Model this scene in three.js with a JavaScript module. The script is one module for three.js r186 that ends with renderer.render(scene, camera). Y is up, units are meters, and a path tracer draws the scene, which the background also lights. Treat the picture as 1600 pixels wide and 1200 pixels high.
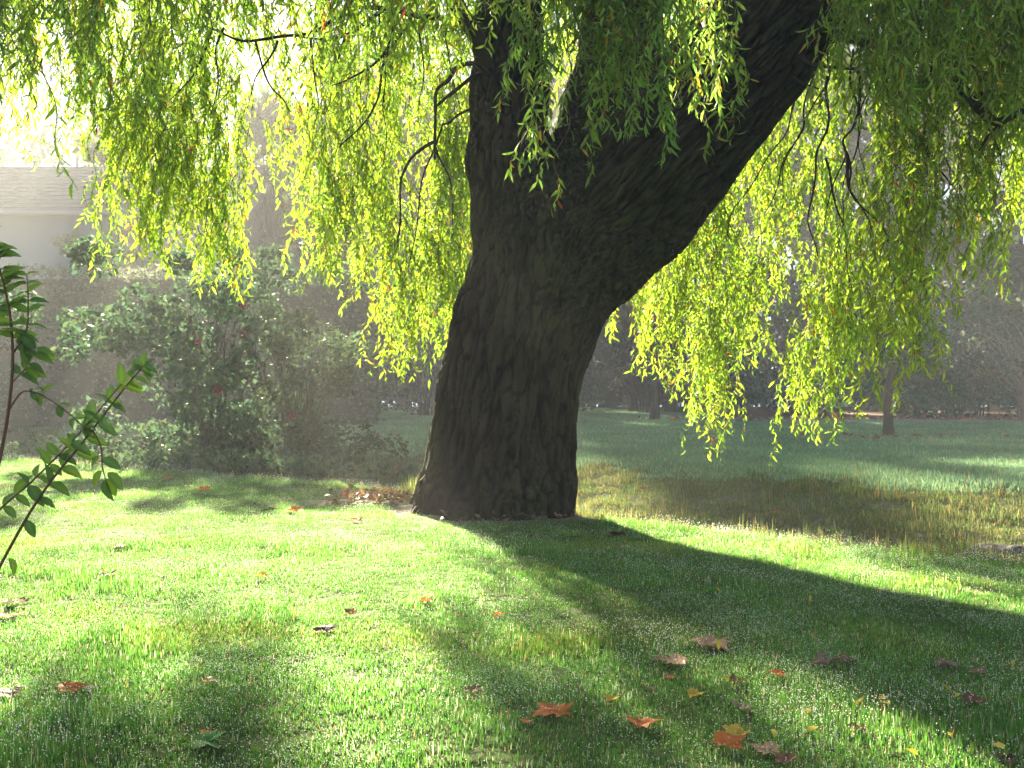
import * as THREE from 'three';
import { ImprovedNoise } from 'three/addons/math/ImprovedNoise.js';
import { mergeGeometries, mergeVertices } from 'three/addons/utils/BufferGeometryUtils.js';

// ---------------------------------------------------------------- camera, sky, sun, exposure
const scene = new THREE.Scene();
const F = 1537, EYE = 1.0;                                   // focal length in pixels of a 1600 x 1200 frame, eye height
const camera = new THREE.PerspectiveCamera(2 * Math.atan(600 / F) * 180 / Math.PI, 4 / 3, 0.05, 600);
camera.position.set(0, EYE, 0);
camera.lookAt(0, EYE, -10);
const renderer = new THREE.WebGLRenderer();
renderer.toneMapping = THREE.LinearToneMapping;
renderer.toneMappingExposure = 14.2;
renderer.shadowMap.enabled = true;

const AZ = 17 * Math.PI / 180, EL = 23 * Math.PI / 180;      // the sun stands low, behind the tree, a little to the left
const sunDir = new THREE.Vector3(-Math.sin(AZ) * Math.cos(EL), Math.sin(EL), -Math.cos(AZ) * Math.cos(EL));
const sun = new THREE.DirectionalLight(new THREE.Color(1.0, 0.87, 0.62), 5.0);
sun.position.copy(sunDir).multiplyScalar(90);
sun.castShadow = true;
sun.shadow.radius = 2.4;
sun.shadow.mapSize.set(4096, 4096);
Object.assign(sun.shadow.camera, { left: -45, right: 45, top: 30, bottom: -30, near: 1, far: 220 });
scene.add(sun, sun.target);

{ // clear morning sky, pale near the horizon and round the sun
  const W = 512, H = 256, data = new Float32Array(W * H * 4), v = new THREE.Vector3();
  for (let j = 0; j < H; j++) for (let i = 0; i < W; i++) {
    const th = ((j + 0.5) / H - 0.5) * Math.PI, ph = ((i + 0.5) / W - 0.5) * 2 * Math.PI;
    v.set(Math.cos(th) * Math.cos(ph), Math.sin(th), Math.cos(th) * Math.sin(ph));
    const up = Math.max(0, v.y), g = Math.acos(Math.min(1, v.dot(sunDir)));
    const hz = Math.exp(-up * 4.0), au = Math.exp(-g * 3.2) * 0.85 + Math.exp(-g * 9) * 1.4;
    const k = (j * W + i) * 4, S = 0.12;
    data[k] = S * (0.20 + 0.34 * hz + au * 0.9); data[k + 1] = S * (0.33 + 0.30 * hz + au * 0.86); data[k + 2] = S * (0.56 + 0.16 * hz + au * 0.76); data[k + 3] = 1;
  }
  const sky = new THREE.DataTexture(data, W, H, THREE.RGBAFormat, THREE.FloatType);
  sky.mapping = THREE.EquirectangularReflectionMapping;
  sky.magFilter = THREE.LinearFilter; sky.minFilter = THREE.LinearFilter; sky.needsUpdate = true;
  scene.background = sky; scene.environment = sky;
}
scene.fog = new THREE.FogExp2(new THREE.Color(0.93, 0.94, 0.95), 0.0038);

// ---------------------------------------------------------------- helpers
const NZ = new ImprovedNoise();
const noise = (x, y, z = 0) => NZ.noise(x, y, z);
const fbm = (x, y, z = 0, o = 4) => { let a = 0, s = 1, t = 0; for (let k = 0; k < o; k++) { a += s * noise(x, y, z + k * 7.1); t += s; s *= 0.5; x *= 2.03; y *= 2.03; z *= 2.03; } return a / t; };
function rng(seed) { let a = seed >>> 0; return () => { a = (a + 0x6D2B79F5) | 0; let t = Math.imul(a ^ (a >>> 15), 1 | a); t = (t + Math.imul(t ^ (t >>> 7), 61 | t)) ^ t; return ((t ^ (t >>> 14)) >>> 0) / 4294967296; }; }
const lerp = (a, b, t) => a + (b - a) * t, clamp = (x, a = 0, b = 1) => Math.min(b, Math.max(a, x));
const sstep = (a, b, x) => { const t = clamp((x - a) / (b - a)); return t * t * (3 - 2 * t); };
const V = (x, y, z) => new THREE.Vector3(x, y, z);
const gauss = (R) => { let s = 0; for (let k = 0; k < 4; k++) s += R(); return (s - 2) * 1.73; };
const at = (px, py, d) => V((px - 800) / F * d, EYE - (py - 600) / F * d, -d);    // where a point seen in that direction lies at that distance
const names = {};
const numbered = (n) => { const k = names[n] = (names[n] ?? -1) + 1; return k ? `${n}_${String(k).padStart(3, '0')}` : n; };
function tag(o, label, category, group, kind) {
  if (label) o.userData.label = label; if (category) o.userData.category = category;
  if (group) o.userData.group = group; if (kind) o.userData.kind = kind; return o;
}
function base(name, p, label, category, group) { const g = new THREE.Group(); g.name = numbered(name); g.position.copy(p); scene.add(g); return tag(g, label, category, group); }
function part(parent, name, geo, m, p) {
  const o = new THREE.Mesh(geo, m); o.name = name; o.castShadow = o.receiveShadow = true;
  if (p) o.position.copy(p); parent.add(o); return o;
}
function top(name, geo, m, label, category, group, kind) { const o = part(scene, numbered(name), geo, m); return tag(o, label, category, group, kind); }
const curve1 = (pts, x) => { // piecewise linear through [x, y] pairs
  if (x <= pts[0][0]) return pts[0][1];
  for (let i = 1; i < pts.length; i++) if (x <= pts[i][0]) return lerp(pts[i - 1][1], pts[i][1], (x - pts[i - 1][0]) / (pts[i][0] - pts[i - 1][0]));
  return pts[pts.length - 1][1];
};

class Soup { // triangles with normals and linear vertex colours
  constructor() { this.p = []; this.n = []; this.c = []; this.i = []; }
  v(x, y, z, nx, ny, nz, c) { this.p.push(x, y, z); this.n.push(nx, ny, nz); this.c.push(c[0], c[1], c[2]); return this.p.length / 3 - 1; }
  get count() { return this.i.length / 3; }
  // a narrow leaf: base, two widths, tip; bends along its length and twists a little
  leaf(p, d, nrm, L, W, bend, twist, c) {
    const sx = d.y * nrm.z - d.z * nrm.y, sy = d.z * nrm.x - d.x * nrm.z, sz = d.x * nrm.y - d.y * nrm.x;
    const P = [], T = [0, 0.34, 0.7, 1], w = [0, 0.5, 0.36, 0];
    let x = p.x, y = p.y, z = p.z, last = 0;
    const ids = [];
    for (let k = 0; k < 4; k++) {
      const t = T[k], a = bend * t, ca = Math.cos(a), sa = Math.sin(a), step = (t - last) * L; last = t;
      const dx = d.x * ca - nrm.x * sa, dy = d.y * ca - nrm.y * sa, dz = d.z * ca - nrm.z * sa;
      x += dx * step; y += dy * step; z += dz * step;
      let nx = nrm.x * ca + d.x * sa, ny = nrm.y * ca + d.y * sa, nz = nrm.z * ca + d.z * sa;
      const ct = Math.cos(twist * t), st = Math.sin(twist * t);
      const ex = sx * ct + nx * st, ey = sy * ct + ny * st, ez = sz * ct + nz * st;
      nx = nx * ct - sx * st; ny = ny * ct - sy * st; nz = nz * ct - sz * st;
      if (w[k] === 0) ids.push([this.v(x, y, z, nx, ny, nz, c)]);
      else { const h = w[k] * W; ids.push([this.v(x - ex * h, y - ey * h, z - ez * h, nx, ny, nz, c), this.v(x + ex * h, y + ey * h, z + ez * h, nx, ny, nz, c)]); }
    }
    const [[a0], [b0, b1], [c0, c1], [e0]] = ids;
    this.i.push(a0, b1, b0, b0, b1, c1, b0, c1, c0, c0, c1, e0);
  }
  // a tapering tube through points with radii, k sides
  tube(pts, r, k, c, cap = true) {
    let e = V(0, 0, 1); const ring = [];
    for (let j = 0; j < pts.length; j++) {
      const t = pts[Math.min(j + 1, pts.length - 1)].clone().sub(pts[Math.max(j - 1, 0)]).normalize();
      const s = e.clone().addScaledVector(t, -e.dot(t)); if (s.lengthSq() < 1e-4) s.set(1, 0, 0).addScaledVector(t, -t.x); s.normalize(); e = s;
      const b = t.clone().cross(s), row = [], rad = typeof r === 'number' ? r : r[j];
      for (let q = 0; q < k; q++) { const a = q / k * 2 * Math.PI, nx = s.x * Math.cos(a) + b.x * Math.sin(a), ny = s.y * Math.cos(a) + b.y * Math.sin(a), nz = s.z * Math.cos(a) + b.z * Math.sin(a);
        row.push(this.v(pts[j].x + nx * rad, pts[j].y + ny * rad, pts[j].z + nz * rad, nx, ny, nz, c)); }
      ring.push(row);
      if (j) for (let q = 0; q < k; q++) { const u = (q + 1) % k, A = ring[j - 1]; this.i.push(A[q], A[u], row[u], A[q], row[u], row[q]); }
    }
    if (cap) { const t = pts[pts.length - 1], row = ring[ring.length - 1]; for (let q = 1; q < k - 1; q++) this.i.push(row[0], row[q], row[q + 1]); }
  }
  geo() {
    const g = new THREE.BufferGeometry();
    g.setAttribute('position', new THREE.BufferAttribute(new Float32Array(this.p), 3));
    g.setAttribute('normal', new THREE.BufferAttribute(new Float32Array(this.n), 3));
    g.setAttribute('color', new THREE.BufferAttribute(new Float32Array(this.c), 3));
    g.setIndex(this.i); return g;
  }
}
const rndDir = (R) => { const z = R() * 2 - 1, a = R() * 6.2832, s = Math.sqrt(1 - z * z); return V(s * Math.cos(a), z, s * Math.sin(a)); };
const perp = (d, R) => { const v = rndDir(R); v.addScaledVector(d, -v.dot(d)); return v.normalize(); };
const vary = (c, R, a = 0.25, warm = 0.15) => { const k = 1 + (R() - 0.5) * 2 * a, w = (R() - 0.5) * 2 * warm; return [c[0] * k * (1 + w), c[1] * k, c[2] * k * (1 - w)]; };

// ---------------------------------------------------------------- materials
function noiseTex(n, f) { // tileable-enough grey relief
  const d = new Uint8Array(n * n * 4);
  for (let j = 0; j < n; j++) for (let i = 0; i < n; i++) { const v = clamp(f(i / n, j / n)) * 255, k = (j * n + i) * 4; d[k] = d[k + 1] = d[k + 2] = v; d[k + 3] = 255; }
  const t = new THREE.DataTexture(d, n, n); t.magFilter = THREE.LinearFilter; t.wrapS = t.wrapT = THREE.RepeatWrapping; t.needsUpdate = true; return t;
}
const loop = (f) => (u, v) => { const b = sstep(0, 0.25, u), c = sstep(0, 0.25, v); return lerp(lerp(f(u + 1, v + 1), f(u, v + 1), b), lerp(f(u + 1, v), f(u, v), b), c); };
const soilBump = noiseTex(512, loop((u, v) => 0.5 + 0.7 * fbm(u * 14, v * 14, 3, 5)));
const barkBump = noiseTex(512, loop((u, v) => { const w = 0.35 * fbm(u * 5, v * 5, 9, 3); const r = 1 - Math.abs(noise(u * 16 + w * 5, v * 5 + w * 3, 1.5)) * 2.2; return 0.15 + 0.55 * r + 0.35 * fbm(u * 40, v * 22, 4, 3); }));
const leafMat = (tr, o = {}) => new THREE.MeshPhysicalMaterial({ color: 0xffffff, vertexColors: true, roughness: 1, transmission: tr, thickness: 0, side: THREE.DoubleSide, clearcoat: 0.35, clearcoatRoughness: 0.38, specularIntensity: 0.18, ...o });
const M = {
  willow: leafMat(0.62, { clearcoat: 0.16 }), bush: leafMat(0.35, { clearcoat: 0.06 }), far: leafMat(0.4, { clearcoat: 0 }), grass: leafMat(0.55, { clearcoat: 0.05, clearcoatRoughness: 0.5 }),
  bark: new THREE.MeshPhysicalMaterial({ vertexColors: true, roughness: 0.95, specularIntensity: 0.12, bumpMap: barkBump, bumpScale: 0.035 }),
  twig: new THREE.MeshPhysicalMaterial({ vertexColors: true, roughness: 0.9, specularIntensity: 0.2 }),
  ground: new THREE.MeshPhysicalMaterial({ vertexColors: true, roughness: 1, specularIntensity: 0.15, bumpMap: soilBump, bumpScale: 0.05 }),
  stone: new THREE.MeshPhysicalMaterial({ vertexColors: true, roughness: 0.95, specularIntensity: 0.3, bumpMap: soilBump, bumpScale: 0.02 }),
  dry: leafMat(0.3, { clearcoat: 0.15 }),
  dew: new THREE.MeshPhysicalMaterial({ color: new THREE.Color(0.74, 0.75, 0.72), roughness: 0.95, transmission: 0.85, thickness: 0, side: THREE.DoubleSide }),
};

// ---------------------------------------------------------------- the ground: lawn, a crest, a ditch with its far bank, the meadow
const CREST = [[-40, 1.5], [-14, 0.2], [-8.56, -0.35], [-5.7, -0.2], [-2.8, 0.25], [-1, 0.1], [1, -0.1], [1.9, -0.2], [3, -0.2], [4.1, -0.27], [12, -0.3], [40, 1]];
const along = (x, z) => (x + 0.2) * 0.775 + (z + 8.2) * 0.632;
const beyond = (x, z) => (x + 0.2) * 0.632 - (z + 8.2) * 0.775 - curve1(CREST, along(x, z));     // metres past the crest of the lawn
function height(x, z) {
  const q = beyond(x, z), near = 1 - sstep(7, 12, q);
  let h = 0.035 * fbm(x * 0.55, z * 0.55, 2, 3) * near + 0.012 * noise(x * 2.3, z * 2.3, 5) * near;
  h -= 0.03 * sstep(-1.6, 0, q);
  h -= 0.42 * sstep(0, 1.7, q) * (1 - sstep(2.2, 5.2, q));
  h += sstep(1.5, 2.5, q) * (1 - sstep(5, 8, q)) * (0.07 * fbm(x * 1.3, z * 1.3, 8, 4));
  return h;
}
const floorAt = (px, py) => { // the ground point seen at that place of the frame
  const dx = (px - 800) / F, dy = (600 - py) / F; let d = 1.2;
  for (; d < 80; d += 0.02 + d * 0.002) if (EYE + dy * d <= height(dx * d, -d)) break;
  return V(dx * d, height(dx * d, -d), -d);
};
const C = { lawn: [0.040, 0.060, 0.016], bank: [0.085, 0.085, 0.05], meadow: [0.10, 0.16, 0.085], soil: [0.15, 0.13, 0.115], litter: [0.10, 0.062, 0.04] };
const TRUNK = V(-0.12, 0, -8.1);
function soilAt(x, z) { // bare earth: at the foot of the tree and on the floor of the ditch
  const dx = x - TRUNK.x, dz = z - TRUNK.z, r = Math.hypot(dx, dz) + 0.25 * noise(x * 2, z * 2, 1);
  const tree = 1 - sstep(0.75, 1.15, r), left = (1 - sstep(0.15, 0.4, Math.abs(z + 8.6 + 0.3 * (x + 1.2)))) * sstep(-2.3, -1.5, x) * (1 - sstep(-0.4, 0, x));
  const q = beyond(x, z), ditch = sstep(0.9, 1.5, q) * (1 - sstep(2.2, 3.0, q)) * sstep(-0.12, 0.2, fbm(x * 0.8, z * 0.8, 4, 3)) * sstep(-1, 2, x);
  return Math.max(tree, left * 0.8, ditch);
}
{
  const nx = 300, nz = 320, pos = [], col = [], uv = [], idx = [];
  const sx = (u) => { const t = u * 2 - 1; return -1 + 7.5 * Math.sinh(t * 3.2) / Math.sinh(1.6); }, sz = (u) => { const t = u * 2 - 1; return -8 + 6.5 * Math.sinh(t * 3.4) / Math.sinh(1.7); };
  for (let j = 0; j <= nz; j++) for (let i = 0; i <= nx; i++) {
    const x = sx(i / nx), z = sz(j / nz), q = beyond(x, z), n = fbm(x * 0.9, z * 0.9, 1, 4);
    pos.push(x, height(x, z), z); uv.push(x / 1.3, z / 1.3);
    const a = sstep(0.1, 0.9, q + n * 0.5), b = sstep(3.2, 5.6, q + n * 1.6), s = soilAt(x, z);
    const lit = sstep(26.5, 29, -z) * sstep(5, 9, x);
    const c = [0, 1, 2].map((k) => { let v = lerp(lerp(C.lawn[k], C.bank[k], a), C.meadow[k], b); v = lerp(v, C.soil[k], s); v = lerp(v, C.litter[k], lit); return v * (1 + 0.5 * n); });
    col.push(...c);
    if (i && j) { const w = nx + 1, e = j * w + i; idx.push(e - w - 1, e - 1, e, e - w - 1, e, e - w); }
  }
  const g = new THREE.BufferGeometry();
  g.setAttribute('position', new THREE.Float32BufferAttribute(pos, 3)); g.setAttribute('color', new THREE.Float32BufferAttribute(col, 3)); g.setAttribute('uv', new THREE.Float32BufferAttribute(uv, 2));
  g.setIndex(idx); g.computeVertexNormals();
  top('ground', g, M.ground, null, null, null, 'structure');
}
{ // grey path beyond the meadow
  const pos = [], col = [], uv = [], idx = [], R = rng(5);
  const P = [[6.5, -27.5], [10, -26.9], [14, -26.2], [20, -25], [30, -22.5], [45, -18]];
  P.forEach(([x, z], i) => { const w = 0.75 + 0.25 * i; for (const s of [1, -1]) { pos.push(x, height(x, z) + 0.03, z + s * w * (i ? 1 : 0.3)); col.push(...[0.20, 0.205, 0.215].map((v) => v * (0.9 + 0.2 * R()))); uv.push(x / 1.1, z / 1.1 + s); }
    if (i) { const e = i * 2; idx.push(e - 2, e, e - 1, e - 1, e, e + 1); } });
  const g = new THREE.BufferGeometry();
  g.setAttribute('position', new THREE.Float32BufferAttribute(pos, 3)); g.setAttribute('color', new THREE.Float32BufferAttribute(col, 3)); g.setAttribute('uv', new THREE.Float32BufferAttribute(uv, 2)); g.setIndex(idx); g.computeVertexNormals();
  top('path', g, M.ground, null, null, null, 'structure');
}

// ---------------------------------------------------------------- the willow: trunk and limbs from tapered capsules joined smoothly
const willow = base('willow_tree', TRUNK, 'huge dark leaning willow with a forked trunk and hanging yellow green curtains of leaves', 'tree');
const loc = (p) => p.clone().sub(TRUNK);
const chain = (rows) => rows.map(([px, py, d, r]) => ({ p: at(px, py, d), r: r * d / F }));
const trunkRows = [[766, 870, 8.12, 126], [770, 790, 8.12, 113], [781, 700, 8.1, 105], [794, 605, 8.1, 100], [821, 505, 8.1, 106], [850, 430, 8.1, 108]];
const rightRows = [[850, 430, 8.1, 108], [915, 385, 8.08, 100], [985, 315, 8.02, 100], [1050, 235, 7.95, 98], [1110, 160, 7.85, 96], [1172, 85, 7.75, 92], [1240, 0, 7.6, 84], [1340, -110, 7.4, 72], [1480, -240, 7.2, 56], [1660, -380, 7.0, 40]];
const leftRows = [[850, 430, 8.1, 96], [812, 350, 8.12, 66], [797, 250, 8.16, 56], [797, 140, 8.22, 51], [797, 40, 8.3, 48], [800, -60, 8.4, 44], [785, -200, 8.6, 37], [750, -370, 8.8, 27], [700, -560, 9.0, 14]];
const midRows = [[885, 390, 8.05, 90], [925, 280, 8.1, 72], [948, 170, 8.2, 60], [968, 60, 8.35, 56], [985, -60, 8.5, 50], [1015, -220, 8.8, 40], [1060, -400, 9.1, 27], [1090, -560, 9.3, 14]];
const roots = [[[708, 760, 7.9, 40], [668, 815, 7.75, 26]], [[745, 770, 7.75, 42], [722, 832, 7.42, 30]], [[815, 770, 7.7, 44], [800, 838, 7.4, 34]], [[855, 770, 7.8, 36], [866, 842, 7.6, 25]], [[868, 740, 8.1, 26], [872, 812, 8.05, 24]], [[706, 740, 8.3, 40], [664, 800, 8.45, 26]], [[846, 640, 7.95, 44], [858, 760, 7.9, 34]], [[790, 640, 7.75, 40], [772, 800, 7.5, 34]]];
const caps = [];
for (const rows of [trunkRows, rightRows, leftRows, midRows, ...roots]) { const c = chain(rows); for (let k = 1; k < c.length; k++) caps.push([c[k - 1].p, c[k].p, c[k - 1].r, c[k].r, c[k].p.clone().sub(c[k - 1].p)]); }
const capLen2 = caps.map((c) => c[4].lengthSq());
const barkC = (x, y, z, R) => { const g = sstep(-0.3, 0.35, fbm(x * 1.1, y * 0.8, z * 1.1, 3)); const k = 0.8 + 0.5 * fbm(x * 7, y * 3, z * 7, 3); return [lerp(0.034, 0.028, g) * k, lerp(0.028, 0.033, g) * k, lerp(0.021, 0.011, g) * k]; };
function sdf(x, y, z) {
  let m = 1e9; const k = 0.13;
  for (let c = 0; c < caps.length; c++) {
    const [a, , ra, rb, ab] = caps[c], px = x - a.x, py = y - a.y, pz = z - a.z;
    const t = clamp((px * ab.x + py * ab.y + pz * ab.z) / capLen2[c]), ex = px - ab.x * t, ey = py - ab.y * t, ez = pz - ab.z * t;
    const d = Math.sqrt(ex * ex + ey * ey + ez * ez) - lerp(ra, rb, t);
    if (m > 1e8) m = d; else { const h = clamp(0.5 + 0.5 * (m - d) / k); m = lerp(m, d, h) - k * h * (1 - h); }
  }
  return m;
}
{
  const h = 0.035, lo = V(-1.5, -0.35, -9.35), n = [Math.ceil(5.0 / h), Math.ceil(7.3 / h), Math.ceil(3.0 / h)];
  const [nx, ny, nz] = n, val = new Float32Array((nx + 1) * (ny + 1) * (nz + 1)), at3 = (i, j, k) => (k * (ny + 1) + j) * (nx + 1) + i;
  for (let k = 0; k <= nz; k += 1) for (let j = 0; j <= ny; j++) for (let i = 0; i <= nx;) {
    const d = sdf(lo.x + i * h, lo.y + j * h, lo.z + k * h), skip = Math.max(1, Math.floor(Math.abs(d) / h * 0.7));
    for (let s = 0; s < skip && i <= nx; s++, i++) val[at3(i, j, k)] = d;
  }
  const vid = new Map(), pos = [], idx = [];
  const cellKey = (i, j, k) => (k * ny + j) * nx + i;
  for (let k = 0; k < nz; k++) for (let j = 0; j < ny; j++) for (let i = 0; i < nx; i++) {
    let sx = 0, sy = 0, sz = 0, c = 0, mask = 0; const v = [];
    for (let b = 0; b < 8; b++) { v[b] = val[at3(i + (b & 1), j + ((b >> 1) & 1), k + (b >> 2))]; if (v[b] < 0) mask |= 1 << b; }
    if (mask === 0 || mask === 255) continue;
    for (let b = 0; b < 8; b++) for (const e of [1, 2, 4]) if (!(b & e)) { const o = b | e; if ((v[b] < 0) !== (v[o] < 0)) { const t = v[b] / (v[b] - v[o]); sx += (b & 1) + (e === 1 ? t : 0); sy += ((b >> 1) & 1) + (e === 2 ? t : 0); sz += (b >> 2) + (e === 4 ? t : 0); c++; } }
    vid.set(cellKey(i, j, k), pos.length / 3); pos.push(lo.x + (i + sx / c) * h, lo.y + (j + sy / c) * h, lo.z + (k + sz / c) * h);
  }
  const quad = (a, b, c, d, flip) => { if (a === undefined || b === undefined || c === undefined || d === undefined) return; flip ? idx.push(a, c, b, a, d, c) : idx.push(a, b, c, a, c, d); };
  for (let k = 1; k < nz; k++) for (let j = 1; j < ny; j++) for (let i = 1; i < nx; i++) {
    const v0 = val[at3(i, j, k)] < 0, g = (a, b, c) => vid.get(cellKey(a, b, c));
    if (v0 !== val[at3(i + 1, j, k)] < 0) quad(g(i, j - 1, k - 1), g(i, j, k - 1), g(i, j, k), g(i, j - 1, k), !v0);
    if (v0 !== val[at3(i, j + 1, k)] < 0) quad(g(i - 1, j, k - 1), g(i - 1, j, k), g(i, j, k), g(i, j, k - 1), !v0);
    if (v0 !== val[at3(i, j, k + 1)] < 0) quad(g(i - 1, j - 1, k), g(i, j - 1, k), g(i, j, k), g(i - 1, j, k), !v0);
  }
  // split every triangle in four, then cut the bark into the surface
  const mid = new Map(), P = pos, I = [];
  const half = (a, b) => { const key = a < b ? a * 4194304 + b : b * 4194304 + a; let m = mid.get(key); if (m === undefined) { m = P.length / 3; P.push((P[a * 3] + P[b * 3]) / 2, (P[a * 3 + 1] + P[b * 3 + 1]) / 2, (P[a * 3 + 2] + P[b * 3 + 2]) / 2); mid.set(key, m); } return m; };
  for (let t = 0; t < idx.length; t += 3) { const [a, b, c] = [idx[t], idx[t + 1], idx[t + 2]], ab = half(a, b), bc = half(b, c), ca = half(c, a); I.push(a, ab, ca, ab, b, bc, ca, bc, c, ab, bc, ca); }
  const col = [], uv = [], N = P.length / 3, axis = [V(0.15, 1, 0).normalize(), V(0.66, 0.74, 0.08).normalize()];
  const out = new Float32Array(N * 3);
  for (let a = 0; a < N; a++) {
    const x = P[a * 3], y = P[a * 3 + 1], z = P[a * 3 + 2], e = 0.015;
    const f0 = sdf(x, y, z); let gx = sdf(x + e, y, z) - f0, gy = sdf(x, y + e, z) - f0, gz = sdf(x, y, z + e) - f0; const gl = Math.hypot(gx, gy, gz) || 1; gx /= gl; gy /= gl; gz /= gl;
    const w = sstep(1.3, 2.4, y) * sstep(0.15, 0.6, x - 0.1 * (y - 2)), ax = axis[0].clone().lerp(axis[1], w).normalize();
    const s = (x * ax.x + y * ax.y + z * ax.z), bx = x - ax.x * s * 0.87, by = y - ax.y * s * 0.87, bz = z - ax.z * s * 0.87;
    const wob = 1.1 * fbm(x * 1.9, y * 1.5, z * 1.9, 2), big = fbm(x * 1.6, y * 0.7, z * 1.6, 2), fine = noise(bx * 30, by * 24, bz * 30);
    const r1 = Math.abs(noise(bx * 14 + wob + s * 0.55, by * 14 + s * 0.4, bz * 14 + wob)), r2 = Math.abs(noise(bx * 16 - wob - s * 0.6, by * 16 + 7, bz * 16 - s * 0.3));
    const ridge = 1 - 2.6 * Math.max(0, 0.38 - Math.min(r1, r2) * 2.4);
    const dsp = -f0 + 0.032 * ridge + 0.010 * fine + 0.06 * big - 0.015;
    out[a * 3] = x + gx * dsp - TRUNK.x; out[a * 3 + 1] = y + gy * dsp - TRUNK.y; out[a * 3 + 2] = z + gz * dsp - TRUNK.z;
    const c = barkC(x, y, z), k = 0.22 + 0.95 * clamp(ridge) + 0.25 * fine; col.push(c[0] * k, c[1] * k, c[2] * k);
    const cx = y < 2 ? lerp(-0.14, 0.2, clamp(y / 2)) : 0.2 + w * (y - 2) * 0.9; uv.push(Math.atan2(x - cx, z + 8.1) * 0.8, s * 0.8);
  }
  const g = new THREE.BufferGeometry();
  g.setAttribute('position', new THREE.BufferAttribute(out, 3)); g.setAttribute('color', new THREE.Float32BufferAttribute(col, 3)); g.setAttribute('uv', new THREE.Float32BufferAttribute(uv, 2)); g.setIndex(I); g.computeVertexNormals();
  part(willow, 'trunk', g, M.bark);
  console.log('trunk triangles', I.length / 3);
}
// crooked branches: through points seen in the photograph, then wavering on
const RB = rng(77), twigDark = [0.030, 0.024, 0.018];
function wave(pts, n, amp, R) { const c = new THREE.CatmullRomCurve3(pts), o = [], L = c.getLength(), a = R() * 9, b = R() * 9; for (let k = 0; k <= n; k++) { const t = k / n, p = c.getPoint(t), s = t * L; p.x += amp * Math.sin(s * 13 + a) * (0.5 + 0.5 * noise(s * 3, a)); p.z += amp * Math.cos(s * 12 + b); p.y += 0.5 * amp * Math.sin(s * 10 + b); o.push(p); } return o; }
function branch(rows, r0, r1, n = 26, amp = 0.02, parent = willow) {
  const pts = wave(rows.map(([px, py, d]) => loc(at(px, py, d))), n, amp, RB), s = new Soup();
  s.tube(pts, pts.map((_, k) => lerp(r0, r1, k / n) * (0.9 + 0.25 * RB())), 7, twigDark); return part(parent, 'branch', s.geo(), M.twig);
}
branch([[770, 140, 8.1], [745, 60, 7.9], [715, 10, 7.7], [690, -40, 7.5], [640, -110, 7.2]], 0.075, 0.05, 22, 0.008);
branch([[742, 45, 7.9], [700, 32, 7.6], [650, 25, 7.3], [600, 12, 7.0], [540, 18, 6.8], [480, 52, 6.7], [400, 62, 6.6], [330, 48, 6.5]], 0.024, 0.007, 46, 0.022);
branch([[600, 12, 7.0], [560, 45, 6.8], [520, 60, 6.8], [450, 55, 6.7]], 0.016, 0.006, 24, 0.016);
branch([[760, 115, 7.9], [735, 98, 7.6], [715, 105, 7.5], [700, 125, 7.5], [683, 140, 7.5], [682, 170, 7.5], [678, 215, 7.5], [680, 250, 7.5]], 0.021, 0.009, 34, 0.016);
branch([[748, 112, 7.7], [700, 150, 7.6], [682, 165, 7.5]], 0.016, 0.01, 14, 0.01);
branch([[678, 222, 7.5], [640, 250, 7.4], [628, 275, 7.4], [626, 330, 7.4], [620, 380, 7.4]], 0.013, 0.005, 24, 0.012);
branch([[680, 225, 7.5], [690, 255, 7.5], [705, 290, 7.5], [708, 350, 7.5]], 0.011, 0.004, 22, 0.014);
branch([[740, 170, 8.0], [700, 190, 7.9], [690, 200, 7.8], [660, 290, 7.7], [640, 420, 7.7]], 0.012, 0.004, 34, 0.022);
branch([[620, 60, 7.2], [580, 105, 7.0], [540, 125, 6.9], [515, 135, 6.9]], 0.011, 0.004, 22, 0.014);
branch([[640, 40, 7.3], [600, 90, 7.2], [590, 160, 7.1], [560, 200, 7.1], [530, 230, 7.1]], 0.012, 0.004, 30, 0.02);
branch([[400, 62, 6.6], [420, 130, 6.6], [445, 160, 6.6], [455, 175, 6.6]], 0.008, 0.003, 20, 0.014);
branch([[330, 48, 6.5], [300, 120, 6.4], [260, 160, 6.4]], 0.009, 0.003, 22, 0.02);
// right-hand side
branch([[1240, 20, 7.6], [1340, 60, 7.2], [1420, 72, 6.9], [1490, 62, 6.7], [1560, 40, 6.5], [1680, 20, 6.4]], 0.055, 0.036, 28, 0.014);
branch([[1490, 55, 6.7], [1492, 110, 6.6], [1515, 150, 6.55], [1555, 190, 6.5], [1600, 172, 6.4], [1660, 150, 6.3]], 0.036, 0.028, 30, 0.008);
branch([[1560, 190, 6.5], [1575, 186, 6.5], [1545, 212, 6.5], [1530, 235, 6.5]], 0.022, 0.006, 16, 0.008);
branch([[1250, 90, 7.4], [1270, 100, 7.3], [1310, 105, 7.2], [1340, 112, 7.1], [1344, 170, 7.1], [1330, 200, 7.1], [1320, 215, 7.1], [1322, 240, 7.1], [1300, 290, 7.1], [1290, 350, 7.1]], 0.015, 0.004, 50, 0.018);
branch([[1380, 70, 7.0], [1384, 110, 7.0], [1390, 160, 7.0]], 0.018, 0.008, 18, 0.01);
branch([[1322, 240, 7.1], [1326, 290, 7.1], [1350, 330, 7.1], [1365, 370, 7.0]], 0.013, 0.004, 24, 0.014);
branch([[1240, 120, 7.4], [1255, 130, 7.3], [1280, 140, 7.2]], 0.012, 0.005, 14, 0.01);
branch([[1295, 120, 7.2], [1290, 200, 7.1], [1275, 260, 7.1], [1265, 340, 7.1], [1275, 400, 7.1]], 0.010, 0.004, 40, 0.02);
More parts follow.
